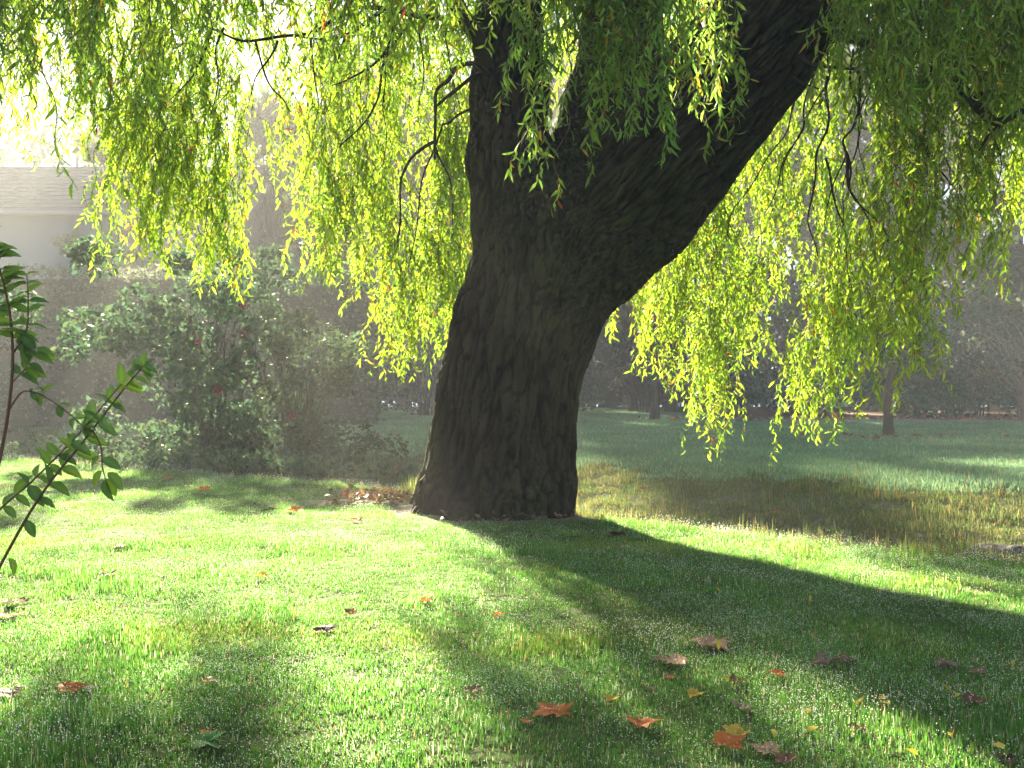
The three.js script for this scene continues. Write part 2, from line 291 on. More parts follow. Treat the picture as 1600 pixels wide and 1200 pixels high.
branch([[1420, 70, 6.9], [1440, 180, 6.9], [1455, 250, 6.9], [1500, 300, 6.8]], 0.012, 0.004, 34, 0.02);
branch([[1010, 110, 7.2], [1050, 80, 7.1], [1085, 55, 7.05], [1110, 30, 7.0], [1140, -40, 6.9]], 0.026, 0.018, 22, 0.014);
for (const [x0, y0, x1, y1, d] of [[620, 30, 560, 160, 7.0], [660, 25, 650, 190, 7.3], [540, 40, 500, 190, 6.8], [480, 50, 490, 200, 6.7], [430, 60, 380, 170, 6.6], [700, 40, 720, 210, 7.6], [590, 20, 600, 260, 7.2], [350, 40, 330, 190, 6.5], [1300, 70, 1220, 330, 7.6], [1330, 80, 1350, 300, 7.3], [1400, 75, 1420, 330, 7.0], [1450, 70, 1470, 260, 6.9], [1360, 70, 1310, 400, 7.2], [1270, 110, 1180, 420, 7.9], [1520, 60, 1560, 330, 6.7], [1250, 130, 1120, 400, 8.2], [1290, 250, 1330, 460, 7.2], [1320, 230, 1400, 450, 7.1]])
  branch([[x0, y0, d], [lerp(x0, x1, 0.25) + 14 * (RB() - 0.5), lerp(y0, y1, 0.3), d], [lerp(x0, x1, 0.75) + 24 * (RB() - 0.5), lerp(y0, y1, 0.65), d], [x1, y1, d]], 0.009, 0.002, 44, 0.03);
// limbs that carry the crown above the frame
branch([[785, -200, 8.6], [600, -330, 8.0], [400, -380, 7.4], [200, -330, 6.9], [0, -220, 6.6]], 0.09, 0.02, 30, 0.03);
branch([[750, -370, 8.8], [560, -480, 9.6], [380, -470, 10.4], [250, -380, 10.8]], 0.07, 0.015, 30, 0.03);
branch([[1015, -220, 8.8], [950, -420, 8.0], [880, -560, 7.0], [820, -640, 6.2]], 0.08, 0.015, 30, 0.03);
branch([[1340, -110, 7.4], [1460, -120, 6.6], [1600, -90, 6.2], [1750, -60, 6.0]], 0.09, 0.02, 28, 0.03);
branch([[1480, -240, 7.2], [1400, -350, 8.4], [1380, -380, 9.6], [1350, -330, 10.6]], 0.07, 0.015, 28, 0.03);

// hanging twigs with curly leaves
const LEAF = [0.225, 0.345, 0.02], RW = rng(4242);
const crownSoup = new Soup(); let leafTotal = 0;
function strand(S, p, len, o = {}) { // p: where it starts, in the tree's own frame
  const R = RW, sizeL = (o.size ?? 1), n = Math.max(6, Math.round(len / 0.05)), a = R() * 6.28, b = R() * 6.28, amp = 0.012 + 0.03 * R(), wide = 0.03 + 0.05 * R(), lean = V((R() - 0.5) * 0.44, 0, (R() - 0.5) * 0.36);
  const pts = [], tint = vary(o.color ?? LEAF, R, 0.32, 0.16);
  for (let k = 0; k <= n; k++) { const t = k / n, s = t * len; pts.push(V(p.x + lean.x * s + amp * Math.sin(s * 15 + a) + wide * Math.sin(s * 4 + b), p.y - s, p.z + lean.z * s + amp * Math.cos(s * 14 + b) + wide * Math.cos(s * 3.5 + a))); }
  S.tube(pts, pts.map((_, k) => lerp(0.0035, 0.0012, k / n) * (o.size ?? 1)), 3, [0.10, 0.075, 0.03], false);
  const step = (o.step ?? 0.021) * sizeL, bare = o.bare ?? 0; let az = R() * 6.28; const d = V(0, 0, 0), nr = V(0, 0, 0);
  for (let s = len * bare; s < len; s += step * (0.6 + 0.8 * R())) {
    const f = s / len * n, i = Math.min(n - 1, Math.floor(f)), q = pts[i].clone().lerp(pts[i + 1], f - i); az += 2.4 + R() * 1.2;
    const down = 0.1 + 1.25 * R(); d.set(Math.cos(az), -down, Math.sin(az)).normalize();
    nr.set(Math.cos(az) * down, 1, Math.sin(az) * down); const sp = perp(d, R); nr.normalize().addScaledVector(sp, 0.7); nr.addScaledVector(d, -nr.dot(d)).normalize();
    const L = (0.055 + 0.05 * R()) * sizeL, c = vary(tint, R, 0.3, 0.1); if (R() < 0.02) { c[0] = 0.40; c[1] = 0.26; c[2] = 0.02; } else if (R() < 0.006) { c[0] = 0.28; c[1] = 0.06; c[2] = 0.02; }
    const T = o.leaves ? new Soup() : S; if (o.leaves) o.leaves.push(T); T.leaf(q, d, nr, L, L * (0.15 + 0.06 * R()), 0.3 + 2.0 * R() * (R() < 0.85 ? 1 : -1), (R() - 0.5) * 3.0, c);
    leafTotal++;
  }
}
// how low the curtains hang, seen from the camera (x, y in the frame), and how thick they are there
const LOW = [[-200, 260], [0, 235], [30, 235], [45, 150], [75, 150], [85, 255], [105, 255], [118, 160], [150, 300], [158, 435], [172, 440], [182, 340], [215, 330], [225, 420], [250, 420], [275, 410], [290, 380], [315, 420], [345, 480], [360, 480], [372, 360], [385, 260], [395, 150], [425, 170], [440, 260], [462, 330], [475, 430], [500, 465], [530, 440], [560, 470], [590, 610], [615, 620], [640, 555], [655, 500], [672, 600], [695, 600], [720, 500], [760, 420],
  [940, 420], [980, 560], [1000, 540], [1020, 590], [1050, 630], [1085, 640], [1110, 710], [1126, 715], [1140, 600], [1175, 585], [1200, 520], [1215, 450], [1226, 600], [1240, 730], [1258, 735], [1280, 690], [1300, 650], [1315, 600], [1340, 640], [1365, 560], [1378, 640], [1400, 630], [1412, 600], [1425, 640], [1440, 620], [1450, 500], [1475, 470], [1495, 440], [1510, 400], [1530, 440], [1550, 470], [1562, 420], [1580, 400], [1640, 330], [1900, 330]];
const THICK = [[-200, 0.8], [0, 0.8], [40, 0.7], [100, 0.8], [150, 1.1], [300, 1.1], [370, 1.0], [390, 0.40], [450, 0.4], [475, 0.8], [540, 1.1], [620, 1.3], [720, 1.5], [760, 0.6], [800, 0], [950, 0], [985, 0.9], [1010, 1.15], [1200, 1.2], [1215, 0.9], [1300, 1.0], [1440, 1.2], [1480, 1.3], [1600, 1.3], [1900, 1.3]];
const HOLES = [[1345, 250, 28, 40], [1330, 345, 40, 44], [1470, 320, 36, 46], [645, 320, 24, 34], [425, 200, 40, 90], [540, 110, 18, 30], [440, 40, 60, 50], [655, 275, 16, 30], [1240, 470, 22, 60]];
const inHole = (px, py) => HOLES.some(([x, y, w, h]) => ((px - x) / w) ** 2 + ((py - y) / h) ** 2 < 1);
const near = [];   // strands that show largest become parts of their own
{
  const R = RW; let tries = 0, made = 0;
  while (made < 1250 && tries++ < 40000) {
    const px = -120 + R() * 1880; if (R() * 2.0 > curve1(THICK, px)) continue;
    const right = px > 900, behind = right ? 1 - sstep(1220, 1420, px) : sstep(500, 680, px), d = lerp(right ? 6.6 : 7.3, 8.75, behind) + (right ? 0.75 : 1.8 - 1.0 * behind) * R();
    const low = curve1(LOW, px) + (R() - 0.5) * 24, up = Math.pow(R(), 1.5) * 640, bot = low - up;
    const len = lerp(0.55, 1.7, R()), topY = EYE - (bot - 600) / F * d + len;
    if (inHole(px, bot - 30) || inHole(px, bot - 110)) continue;
    if (bot < -140) continue;
    const p = loc(V((px - 800) / F * d, topY, -d));
    const S = new Soup(), k = 1 + Math.floor(R() * 2.4);
    const tip = up < 130 ? 0.75 : 1;
    strand(S, p, len, { step: 0.019 });
    for (let j = 0; j < k; j++) { const l2 = len * (0.3 + 0.5 * R()); strand(S, p.clone().add(V(gauss(R) * 0.08, -(len - l2) * R(), gauss(R) * 0.08)), l2, { step: 0.021 }); }
    near.push({ S, d, up, px, score: (up < 200 ? 1 : 0.4) / d }); made++;
  }
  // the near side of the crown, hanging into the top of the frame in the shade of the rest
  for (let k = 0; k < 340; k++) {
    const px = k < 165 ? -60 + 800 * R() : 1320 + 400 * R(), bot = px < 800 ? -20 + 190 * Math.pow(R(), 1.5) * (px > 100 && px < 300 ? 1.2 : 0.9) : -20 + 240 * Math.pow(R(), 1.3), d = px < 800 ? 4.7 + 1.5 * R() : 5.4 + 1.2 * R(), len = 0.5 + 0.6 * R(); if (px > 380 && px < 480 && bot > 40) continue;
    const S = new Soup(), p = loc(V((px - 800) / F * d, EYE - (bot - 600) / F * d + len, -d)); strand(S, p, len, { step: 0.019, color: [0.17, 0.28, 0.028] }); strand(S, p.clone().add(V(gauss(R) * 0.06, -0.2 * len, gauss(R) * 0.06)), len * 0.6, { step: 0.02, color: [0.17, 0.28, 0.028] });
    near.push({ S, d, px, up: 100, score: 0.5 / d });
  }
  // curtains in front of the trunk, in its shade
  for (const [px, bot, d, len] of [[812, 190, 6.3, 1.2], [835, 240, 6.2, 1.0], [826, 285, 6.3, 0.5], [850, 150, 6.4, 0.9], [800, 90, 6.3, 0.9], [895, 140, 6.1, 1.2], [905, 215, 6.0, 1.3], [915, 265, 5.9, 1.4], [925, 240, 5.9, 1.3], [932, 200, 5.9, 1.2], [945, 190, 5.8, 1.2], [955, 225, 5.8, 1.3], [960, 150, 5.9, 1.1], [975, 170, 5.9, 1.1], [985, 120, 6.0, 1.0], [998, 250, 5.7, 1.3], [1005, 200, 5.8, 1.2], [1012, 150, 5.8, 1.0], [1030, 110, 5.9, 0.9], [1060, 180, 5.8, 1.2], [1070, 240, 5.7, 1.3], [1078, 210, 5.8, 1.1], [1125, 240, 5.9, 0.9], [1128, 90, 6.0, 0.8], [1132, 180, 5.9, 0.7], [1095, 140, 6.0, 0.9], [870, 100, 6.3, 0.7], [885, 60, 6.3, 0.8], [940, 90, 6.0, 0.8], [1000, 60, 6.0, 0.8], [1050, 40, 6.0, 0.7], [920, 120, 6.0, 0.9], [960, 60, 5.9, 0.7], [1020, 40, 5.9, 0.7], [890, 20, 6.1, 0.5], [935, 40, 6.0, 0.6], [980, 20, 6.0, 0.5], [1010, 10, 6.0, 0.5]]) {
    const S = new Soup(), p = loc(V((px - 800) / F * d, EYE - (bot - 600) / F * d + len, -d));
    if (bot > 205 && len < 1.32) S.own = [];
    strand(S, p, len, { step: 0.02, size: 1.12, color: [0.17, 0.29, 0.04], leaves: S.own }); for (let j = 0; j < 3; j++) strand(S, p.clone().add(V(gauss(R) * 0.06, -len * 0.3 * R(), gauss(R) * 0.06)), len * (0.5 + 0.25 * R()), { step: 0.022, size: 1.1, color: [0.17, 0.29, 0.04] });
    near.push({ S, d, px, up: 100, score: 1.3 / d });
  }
  for (const [px, bot, d, len] of [[398, 120, 7.6, 0.7], [410, 175, 7.8, 0.8], [422, 130, 7.5, 0.6], [437, 225, 7.8, 0.9], [436, 285, 7.9, 0.5], [452, 150, 7.6, 0.7], [466, 200, 7.7, 0.8], [446, 100, 7.4, 0.6], [405, 80, 7.6, 0.6], [430, 60, 7.4, 0.5], [500, 255, 7.9, 0.6], [470, 275, 7.9, 0.6], [858, 150, 9.0, 1.4], [862, 200, 9.0, 1.5], [852, 110, 9.2, 1.2], [866, 215, 9.1, 1.3], [862, 120, 9.2, 1.4], [870, 175, 9.3, 1.6], [876, 150, 9.1, 1.3], [884, 110, 9.4, 1.4], [890, 60, 9.2, 1.0], [866, 60, 9.4, 1.0], [880, 185, 9.5, 1.5], [872, 90, 9.6, 1.2], [1060, 90, 9.2, 1.3], [1080, 60, 9.3, 1.2], [1070, 110, 9.4, 1.3], [1095, 40, 9.2, 1.0]]) { const S = new Soup(); for (let j = 0; j < 3; j++) strand(S, loc(V((px - 800) / F * d + gauss(R) * 0.05, EYE - (bot - 600) / F * d + len, -d)), len * (0.7 + 0.3 * R()), { step: 0.02 }); near.push({ S, d, px, up: 100, score: 0.01 }); }
  { const S = new Soup(); strand(S, loc(V((874 - 800) / F * 6, EYE - (315 - 600) / F * 6 + 0.55, -6)), 0.55, { step: 0.012, bare: 0.72, size: 1.1, leaves: S.own = [] }); near.push({ S, d: 6, px: 874, up: 0, score: 1.5 }); }
  { const S = new Soup(); strand(S, loc(V((85 - 800) / F * 4.6, EYE - (290 - 600) / F * 4.6 + 0.6, -4.6)), 0.6, { step: 0.03, bare: 0.25, leaves: S.own = [] }); near.push({ S, d: 4.6, px: 85, up: 0, score: 1.5 }); }
  let single = 0; near.sort((a, b) => b.score - a.score);
  near.forEach((s, k) => { if (k < 290) { const w = part(willow, 'hanging_twig', s.S.geo(), M.willow); for (const l of s.S.own ?? []) { part(w, 'leaf', l.geo(), M.willow); single++; } s.S = null; } });
  const rest = near.filter((s) => s.S);
  rest.forEach(({ S }) => (S.own ?? []).forEach((l) => { const off = S.p.length / 3; S.p.push(...l.p); S.n.push(...l.n); S.c.push(...l.c); S.i.push(...l.i.map((v) => v + off)); }));
  for (const { S } of rest) { const off = crownSoup.p.length / 3; for (const v of S.p) crownSoup.p.push(v); for (const v of S.n) crownSoup.n.push(v); for (const v of S.c) crownSoup.c.push(v); for (const v of S.i) crownSoup.i.push(v + off); }
  console.log('single leaves', single);
  // the crown above the frame
  for (let k = 0; k < 560; k++) {
    const a = R() * 6.28, r = 4.6 * Math.sqrt(R()), x = 0.9 + Math.cos(a) * r * 1.15, z = -7.4 + Math.sin(a) * r * 0.85, d = -z; if (d < 2.2 || (x < -0.3 && R() < 0.66)) continue;
    const topOfFrame = EYE + 640 / F * d, y0 = Math.max(topOfFrame + 0.1, 3.6), dome = 7.6 - 0.16 * r * r; if (dome < y0 + 0.4) continue;
    const len = 0.7 + 1.1 * R(), yt = Math.max(y0 + len, lerp(y0, dome, R()));
    strand(crownSoup, loc(V(x, yt, z)), len, { step: 0.026, size: 1.7 });
  }
  tag(part(willow, 'crown', crownSoup.geo(), M.willow), null, null, null, 'stuff');
  console.log('willow leaves', leafTotal, 'crown tris', crownSoup.count);
}

// ---------------------------------------------------------------- bushes, hedge, far trees: leaves in clumps through the volume
function foliage(R, n, clumps, size, color, o = {}) { // clumps: [centre, radius]
  const S = new Soup();
  for (let k = 0; k < n; k++) {
    const [c, r] = clumps[Math.floor(R() * clumps.length)], q = rndDir(R).multiplyScalar(r * Math.cbrt(0.25 + 0.75 * R())); q.y *= 0.8; q.add(c); if (o.floor !== undefined && q.y < o.floor) continue;
    const d = rndDir(R); d.y -= 0.35; d.normalize(); const nr = perp(d, R), L = size * (0.6 + 0.8 * R());
    S.leaf(q, d, nr, L, L * (o.wide ?? 0.6), 0.3 + 0.6 * R(), (R() - 0.5), vary(color, R, o.vary ?? 0.35, o.warm ?? 0.2));
  }
  return S;
}
function sticks(R, p, n, h, spread, r0, c, curl = 0.2) {
  const S = new Soup();
  for (let k = 0; k < n; k++) { const a = R() * 6.28, t = spread * (0.2 + 0.8 * R()), H = h * (0.55 + 0.5 * R()), b = V((R() - 0.5) * spread * 0.3, 0, (R() - 0.5) * spread * 0.3); const pts = []; for (let j = 0; j <= 6; j++) { const u = j / 6; pts.push(V(b.x + Math.cos(a) * t * u * u + curl * 0.3 * gauss(R) * u, H * u * (1 - 0.12 * u), b.z + Math.sin(a) * t * u * u + curl * 0.3 * gauss(R) * u)); } S.tube(pts, pts.map((_, j) => lerp(r0, r0 * 0.25, j / 6)), 5, vary(c, R, 0.2)); }
  return S;
}
function makeTree(name, x, z, H, rad, color, seed, label, group, o = {}) {
  const R = rng(seed), y = height(x, z), g = base(name, V(x, y, z), label, 'tree', group), S = new Soup();
  const hub = H * (o.hub ?? 0.34), lean = V((R() - 0.5) * 0.6, 0, (R() - 0.5) * 0.6), tr = [];
  for (let k = 0; k <= 8; k++) { const t = k / 8; tr.push(V(lean.x * t + 0.08 * gauss(R), H * 0.82 * t - 0.15, lean.z * t + 0.08 * gauss(R))); }
  S.tube(tr, tr.map((_, k) => H * 0.022 * (1 - 0.85 * k / 8) + 0.02), 8, [0.06, 0.05, 0.04]);
  const clumps = [];
  for (let k = 0; k < (o.clumps ?? 34); k++) {
    const a = R() * 6.28, u = Math.pow(R(), 0.8), yy = lerp(hub, H * 0.95, u), w = rad * Math.sin(Math.PI * clamp(0.12 + 0.80 * u)) * Math.sqrt(0.15 + 0.85 * R()) * (0.85 + 0.3 * R());
    const c = V(Math.cos(a) * w + lean.x * u, yy, Math.sin(a) * w + lean.z * u); clumps.push([c, rad * (0.18 + 0.16 * R())]);
    const s = tr[Math.min(7, Math.floor(clamp(yy / H - 0.15, 0.05, 0.9) * 8))], m = s.clone().lerp(c, 0.5).add(V(0, -0.12 * rad, 0));
    if (k % 2 === 0) S.tube([s, m, c], [H * 0.008, H * 0.005, 0.012], 5, [0.06, 0.05, 0.04]);
  }
  part(g, 'trunk', S.geo(), M.twig);
  tag(part(g, 'crown', foliage(R, o.n ?? 5200, clumps, o.size ?? 0.36, color, { wide: 0.7 }).geo(), M.far), null, null, null, 'stuff');
  return g;
}
{ // the wood behind: thick towards the middle, low towards the left where the light comes through
  const woods = 'trees of the hazy wood behind the meadow', spots = [[-10.4, -42, 13.6, 3.2], [-7.0, -41, 14.4, 3.6], [-3.4, -43, 15.2, 3.9], [0.4, -41.5, 16.2, 4.0], [4.2, -43, 17.5, 4.2], [8.4, -42, 17.0, 4.2], [12.8, -42.5, 16.5, 4.3], [17.2, -41, 16.0, 4.2], [21.8, -42, 16.5, 4.4], [26, -40, 15.5, 4.2], [-5.4, -48, 15.5, 4.0], [2.2, -49, 18, 4.4], [10.6, -49, 18, 4.6], [19.5, -49, 18, 4.6], [6, -37, 10.5, 3.2], [13.5, -36.5, 10, 3.2], [-1.4, -37, 11, 3.2], [21, -36, 10.5, 3.3]];
  spots.forEach(([x, z, H, r], i) => makeTree('woodland_tree', x, z, H, r, [[0.07, 0.10, 0.035], [0.09, 0.105, 0.03], [0.06, 0.09, 0.04]][i % 3], 900 + i * 13, 'tall dim tree of the hazy wood behind the meadow', woods, { hub: 0.2 }));
  const low = 'pale trees fading into the bright haze of the skyline';
  [[-22, -60, 17.5, 4.6], [-27.5, -62, 19.5, 5], [-33, -61, 17, 4.6], [-17.5, -61, 16, 4.4], [-39, -60, 18, 5], [-13.6, -63, 21, 4.6], [-9.5, -64, 22, 5], [-16, -40, 12.6, 1.9]].forEach(([x, z, H, r], i) => makeTree('skyline_tree', x, z, H, r, [0.09, 0.12, 0.04], 1500 + i * 7, 'pale tree fading into the bright haze of the skyline near the low building', low, { hub: 0.25, n: 2600 }));
}
{ // undergrowth of the wood, one dim mass
  const R = rng(41), cl = []; for (let k = 0; k < 420; k++) { const x = -13 + 46 * R(), z = -44 - 5 * R(); cl.push([V(x, 0.2 + 5.2 * Math.pow(R(), 1.2) * (0.7 + 0.3 * noise(x * 0.3, 1)), z), 0.7 + 0.6 * R()]); }
  for (let k = 0; k < 260; k++) cl.push([V(-14 + 50 * R(), 0.4 + 0.9 * R(), -45 - 3 * R()), 0.7 + 0.4 * R()]);
  for (let k = 0; k < 320; k++) cl.push([V(-14 + 54 * R(), 0.5 + 5 * R(), -53 - 3 * R()), 0.9 + 0.5 * R()]);
  const u = part(scene, 'undergrowth', foliage(R, 36000, cl, 0.38, [0.055, 0.075, 0.035], { wide: 0.7, floor: 0 }).geo(), M.far); tag(u, 'dim undergrowth filling the wood behind the meadow', 'undergrowth', null, 'stuff');
}
// low building in the haze
{
  const g = base('low_building', V(-19.5, 0, -44), 'low grey roofed building fading into bright haze above the clipped hedge', 'building');
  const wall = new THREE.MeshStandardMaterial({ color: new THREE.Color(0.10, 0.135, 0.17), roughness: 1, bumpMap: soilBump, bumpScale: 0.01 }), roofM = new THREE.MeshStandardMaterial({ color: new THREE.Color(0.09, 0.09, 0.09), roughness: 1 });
  const W = 17, D = 7, He = 8.0, Hr = 10.6;
  part(g, 'wall', new THREE.BoxGeometry(W, He, D), wall, V(0, He / 2, 0));
  const sh = new THREE.Shape([[-D / 2 - 0.6, -0.35], [-D / 2 - 0.6, -0.15], [0, Hr - He], [D / 2 + 0.6, -0.15], [D / 2 + 0.6, -0.35], [0, Hr - He - 0.25]].map((a) => new THREE.Vector2(...a)));
  const rg = new THREE.ExtrudeGeometry(sh, { depth: W + 1, bevelEnabled: false }); rg.rotateY(Math.PI / 2); rg.translate(-(W + 1) / 2, He + 0.1, 0);
  const roof = part(g, 'roof', rg, roofM);
  const tile = new THREE.BoxGeometry(W + 0.98, 0.05, 0.34), slope = Math.atan2(Hr - He + 0.15, D / 2 + 0.6);
  for (let k = 0; k < 12; k++) { const t = (k + 0.5) / 12, o = part(g, 'roof_course', tile, roofM, V(0, lerp(He - 0.05, Hr + 0.1, t) + 0.02, lerp(D / 2 + 0.6, 0, t))); o.rotation.x = slope - 0.06; }
  part(g, 'gutter', new THREE.CylinderGeometry(0.09, 0.09, W + 1, 10).rotateZ(Math.PI / 2), new THREE.MeshStandardMaterial({ color: 0x6a6c6e, roughness: 1 }), V(0, He - 0.1, D / 2 + 0.72));
}
{ // clipped hedge on the left, in front of the building
  const R = rng(31), g = base('clipped_hedge', V(-11.2, 0, -24.5), 'tall flat topped hedge in grey haze behind the berry bush', 'hedge'), S = new Soup(), W = 15.5, H = 3.75, D = 1.6;
  part(g, 'branches', new THREE.BoxGeometry(W - 0.3, H - 0.2, D - 0.4).translate(0, (H - 0.2) / 2, 0), new THREE.MeshStandardMaterial({ color: new THREE.Color(0.06, 0.06, 0.045), roughness: 1 }));
  for (let k = 0; k < 15000; k++) {
    const f = R(), p = f < 0.62 ? V((R() - 0.5) * W, R() * H, D / 2) : f < 0.85 ? V((R() - 0.5) * W, H, (R() - 0.5) * D) : V((R() < 0.75 ? 0.5 : -0.5) * W, R() * H, (R() - 0.5) * D);
    p.add(V(gauss(R) * 0.06, gauss(R) * 0.06 + 0.06 * noise(p.x * 1.2, 3), gauss(R) * 0.07)); const d = rndDir(R); d.y += 0.2; d.normalize(); const L = 0.07 + 0.07 * R(); S.leaf(p, d, perp(d, R), L, L * 0.6, 0.4, 0.3, vary([0.115, 0.14, 0.085], R, 0.4));
  }
  tag(part(g, 'foliage', S.geo(), M.bush), null, null, null, 'stuff');
}
{ // the berry bush left of the willow
  const R = rng(57), c0 = V(-4.35, 0, -14.3); c0.y = height(c0.x, c0.z);
  const g = base('berry_bush', c0, 'big loose bush with pinkish red flower heads in a shaft of haze', 'bush');
  part(g, 'stem', sticks(R, c0, 26, 3.3, 1.5, 0.02, [0.07, 0.05, 0.04]).geo(), M.twig);
  const cl = []; for (let k = 0; k < 76; k++) { const u = R(); cl.push([V(gauss(R) * (1.25 - 0.35 * u) , 0.2 + u * 3.3, gauss(R) * 0.6), 0.20 + 0.22 * R()]); }
  tag(part(g, 'foliage', foliage(R, 15000, cl, 0.095, [0.055, 0.105, 0.05], { wide: 0.55, floor: 0 }).geo(), M.bush), null, null, null, 'stuff');
  const bl = new Soup(); for (let k = 0; k < 26; k++) { const d = rndDir(R); bl.leaf(d.clone().multiplyScalar(0.02), d, perp(d, R), 0.055, 0.04, 0.6, 0.2, vary([0.24, 0.05, 0.075], R, 0.4, 0.1)); } const bg = bl.geo();
  for (const [px, py] of [[380, 475], [310, 535], [383, 522], [365, 445], [208, 540], [455, 652], [340, 610]]) { const o = part(g, 'flower', bg, M.bush, at(px, py, 13.4).sub(c0)); o.rotation.set(R() * 3, R() * 3, 0); o.scale.setScalar(0.8 + 0.6 * R()); }
  const R2 = rng(58), c1 = V(-2.95, 0, -13.6); c1.y = height(c1.x, c1.z);
  const g2 = base('dark_bush', c1, 'dark narrow bush of upright twigs between the berry bush and the willow', 'bush');
  part(g2, 'stem', sticks(R2, c1, 40, 2.5, 0.8, 0.014, [0.06, 0.045, 0.035]).geo(), M.twig);
  const cl2 = []; for (let k = 0; k < 36; k++) { const u = R2(); cl2.push([V(gauss(R2) * (0.62 - 0.2 * u), 0.1 + u * 2.3, gauss(R2) * 0.4), 0.14 + 0.16 * R2()]); }
  tag(part(g2, 'foliage', foliage(R2, 4600, cl2, 0.08, [0.05, 0.075, 0.032], { wide: 0.45, floor: 0 }).geo(), M.bush), null, null, null, 'stuff');
  const R3 = rng(59), c2 = V(-3.5, 0, -12.6); c2.y = height(c2.x, c2.z);
  const g3 = base('weed_patch', c2, 'low tangle of weeds and bramble at the foot of the berry bush', 'weeds');
  part(g3, 'stem', sticks(R3, c2, 40, 0.7, 1.8, 0.007, [0.08, 0.06, 0.035]).geo(), M.twig);
  const cl3 = []; for (let k = 0; k < 44; k++) cl3.push([V(gauss(R3) * 1.5, 0.1 + 0.45 * R3(), gauss(R3) * 0.5), 0.12 + 0.16 * R3()]);
  tag(part(g3, 'foliage', foliage(R3, 4200, cl3, 0.09, [0.055, 0.095, 0.045], { wide: 0.45, floor: 0 }).geo(), M.bush), null, null, null, 'stuff');
}
{ // bushes and brush along the far side of the meadow
  const bush = (x, z, w, H, dp, n, color, seed, name, label, o = {}) => {
    const R = rng(seed), c0 = V(x, height(x, z), z), g = base(name, c0, label, o.category ?? 'bush', o.group);
    part(g, 'stem', sticks(R, c0, o.sticks ?? 24, H * 0.95, w * 0.45, o.r ?? 0.025, o.stick ?? [0.06, 0.05, 0.04], 0.5).geo(), M.twig);
    const cl = []; for (let k = 0; k < (o.clumps ?? 46); k++) { const u = Math.pow(R(), 0.9); cl.push([V((R() - 0.5) * w * (1 - 0.35 * u * u), 0.15 + u * H * 0.9, gauss(R) * dp * 0.5), H * (0.10 + 0.08 * R())]); }
    tag(part(g, 'foliage', foliage(R, n, cl, o.size ?? 0.12, color, { wide: 0.6, floor: 0 }).geo(), M.bush), null, null, null, 'stuff');
    return g;
  };
  bush(14.2, -31, 9, 4.0, 2.0, 12000, [0.022, 0.085, 0.036], 61, 'dark_shrub', 'dense dark green shrub behind the grey path', { size: 0.13, clumps: 70 });
  bush(9.6, -33.5, 5, 4.4, 1.6, 5000, [0.045, 0.105, 0.05], 62, 'grey_shrub', 'grey green shrub behind the leaning young tree');
  bush(4.8, -36, 7.5, 3.6, 1.8, 6000, [0.05, 0.055, 0.035], 63, 'brown_hedge', 'dull brown hedge behind the willow curtain at the meadow end', { category: 'hedge', sticks: 50, stick: [0.07, 0.06, 0.05] });
  bush(0.6, -35, 5, 3.0, 1.6, 4500, [0.05, 0.10, 0.055], 64, 'low_shrub', 'low green shrub seen just beside the willow trunk at the meadow end');
  bush(-2.6, -31, 4.6, 3.8, 1.6, 5200, [0.045, 0.06, 0.035], 65, 'hazy_shrub', 'hazy shrub between the dark bush and the willow trunk');
  bush(13.6, -25.8, 3.4, 3.4, 1.0, 900, [0.08, 0.09, 0.05], 66, 'bare_brush', 'pale bare tangled brush above the path, beside the leaning young tree', { sticks: 90, stick: [0.19, 0.165, 0.14], r: 0.018 });
  bush(20.5, -29, 6, 5.0, 2.0, 7000, [0.03, 0.09, 0.04], 67, 'tall_shrub', 'tall dark shrub at the end of the path');
}
// two young trees on the meadow
{
  const young = (px, py, rows, r0, label, seed, o) => {
    const f = floorAt(px, py), R = rng(seed), g = base('young_tree', f, label, 'tree'), d = -f.z;
    const pts = rows.map(([x, y]) => at(x, y, d).sub(f)); pts[0].y = -0.1; const c = new THREE.CatmullRomCurve3(pts).getPoints(20), S = new Soup();
    S.tube(c, c.map((_, k) => lerp(r0, r0 * 0.55, k / 20) * (1 + 0.6 * Math.exp(-k * 0.9))), 8, [0.055, 0.043, 0.034]); part(g, 'trunk', S.geo(), M.twig);
    const end = c[20], cl = [];
    for (let k = 0; k < o.limbs; k++) { const S2 = new Soup(), a = R() * 6.28, s = o.spread * (0.5 + 0.6 * R()), q = V(Math.cos(a) * s + (o.bias ?? 0), o.rise * (0.25 + 0.8 * R()), Math.sin(a) * s * 0.6), p2 = []; for (let j = 0; j <= 8; j++) { const t = j / 8; p2.push(V(end.x + q.x * t + 0.07 * gauss(R) * t, end.y - 0.05 + q.y * Math.pow(t, 0.8) + 0.07 * gauss(R) * t, end.z + q.z * t)); } S2.tube(p2, p2.map((_, j) => lerp(r0 * 0.5, 0.01, j / 8)), 5, vary(o.twig, R, 0.2)); part(g, 'branch', S2.geo(), M.twig); for (let j = 4; j <= 8; j += 2) cl.push([p2[j], 0.28 + 0.2 * R()]); }
    tag(part(g, 'crown', foliage(R, o.n, cl, 0.10, o.color, { wide: 0.6 }).geo(), M.far), null, null, null, 'stuff');
  };
  young(1388, 684, [[1388, 684], [1388, 640], [1390, 600], [1402, 555], [1420, 510], [1425, 490]], 0.10, 'young tree with a thin leaning trunk rising from leaf litter on the meadow', 71, { limbs: 11, spread: 1.6, rise: 0.9, n: 900, color: [0.07, 0.10, 0.06], twig: [0.13, 0.11, 0.09], bias: 0.5 });
  young(1023, 658, [[1023, 658], [1024, 600], [1022, 540], [1026, 470], [1024, 400]], 0.125, 'young tree with a straight trunk half hidden by the willow curtain', 72, { limbs: 9, spread: 1.6, rise: 1.8, n: 2200, color: [0.06, 0.085, 0.04], twig: [0.06, 0.05, 0.04] });
}

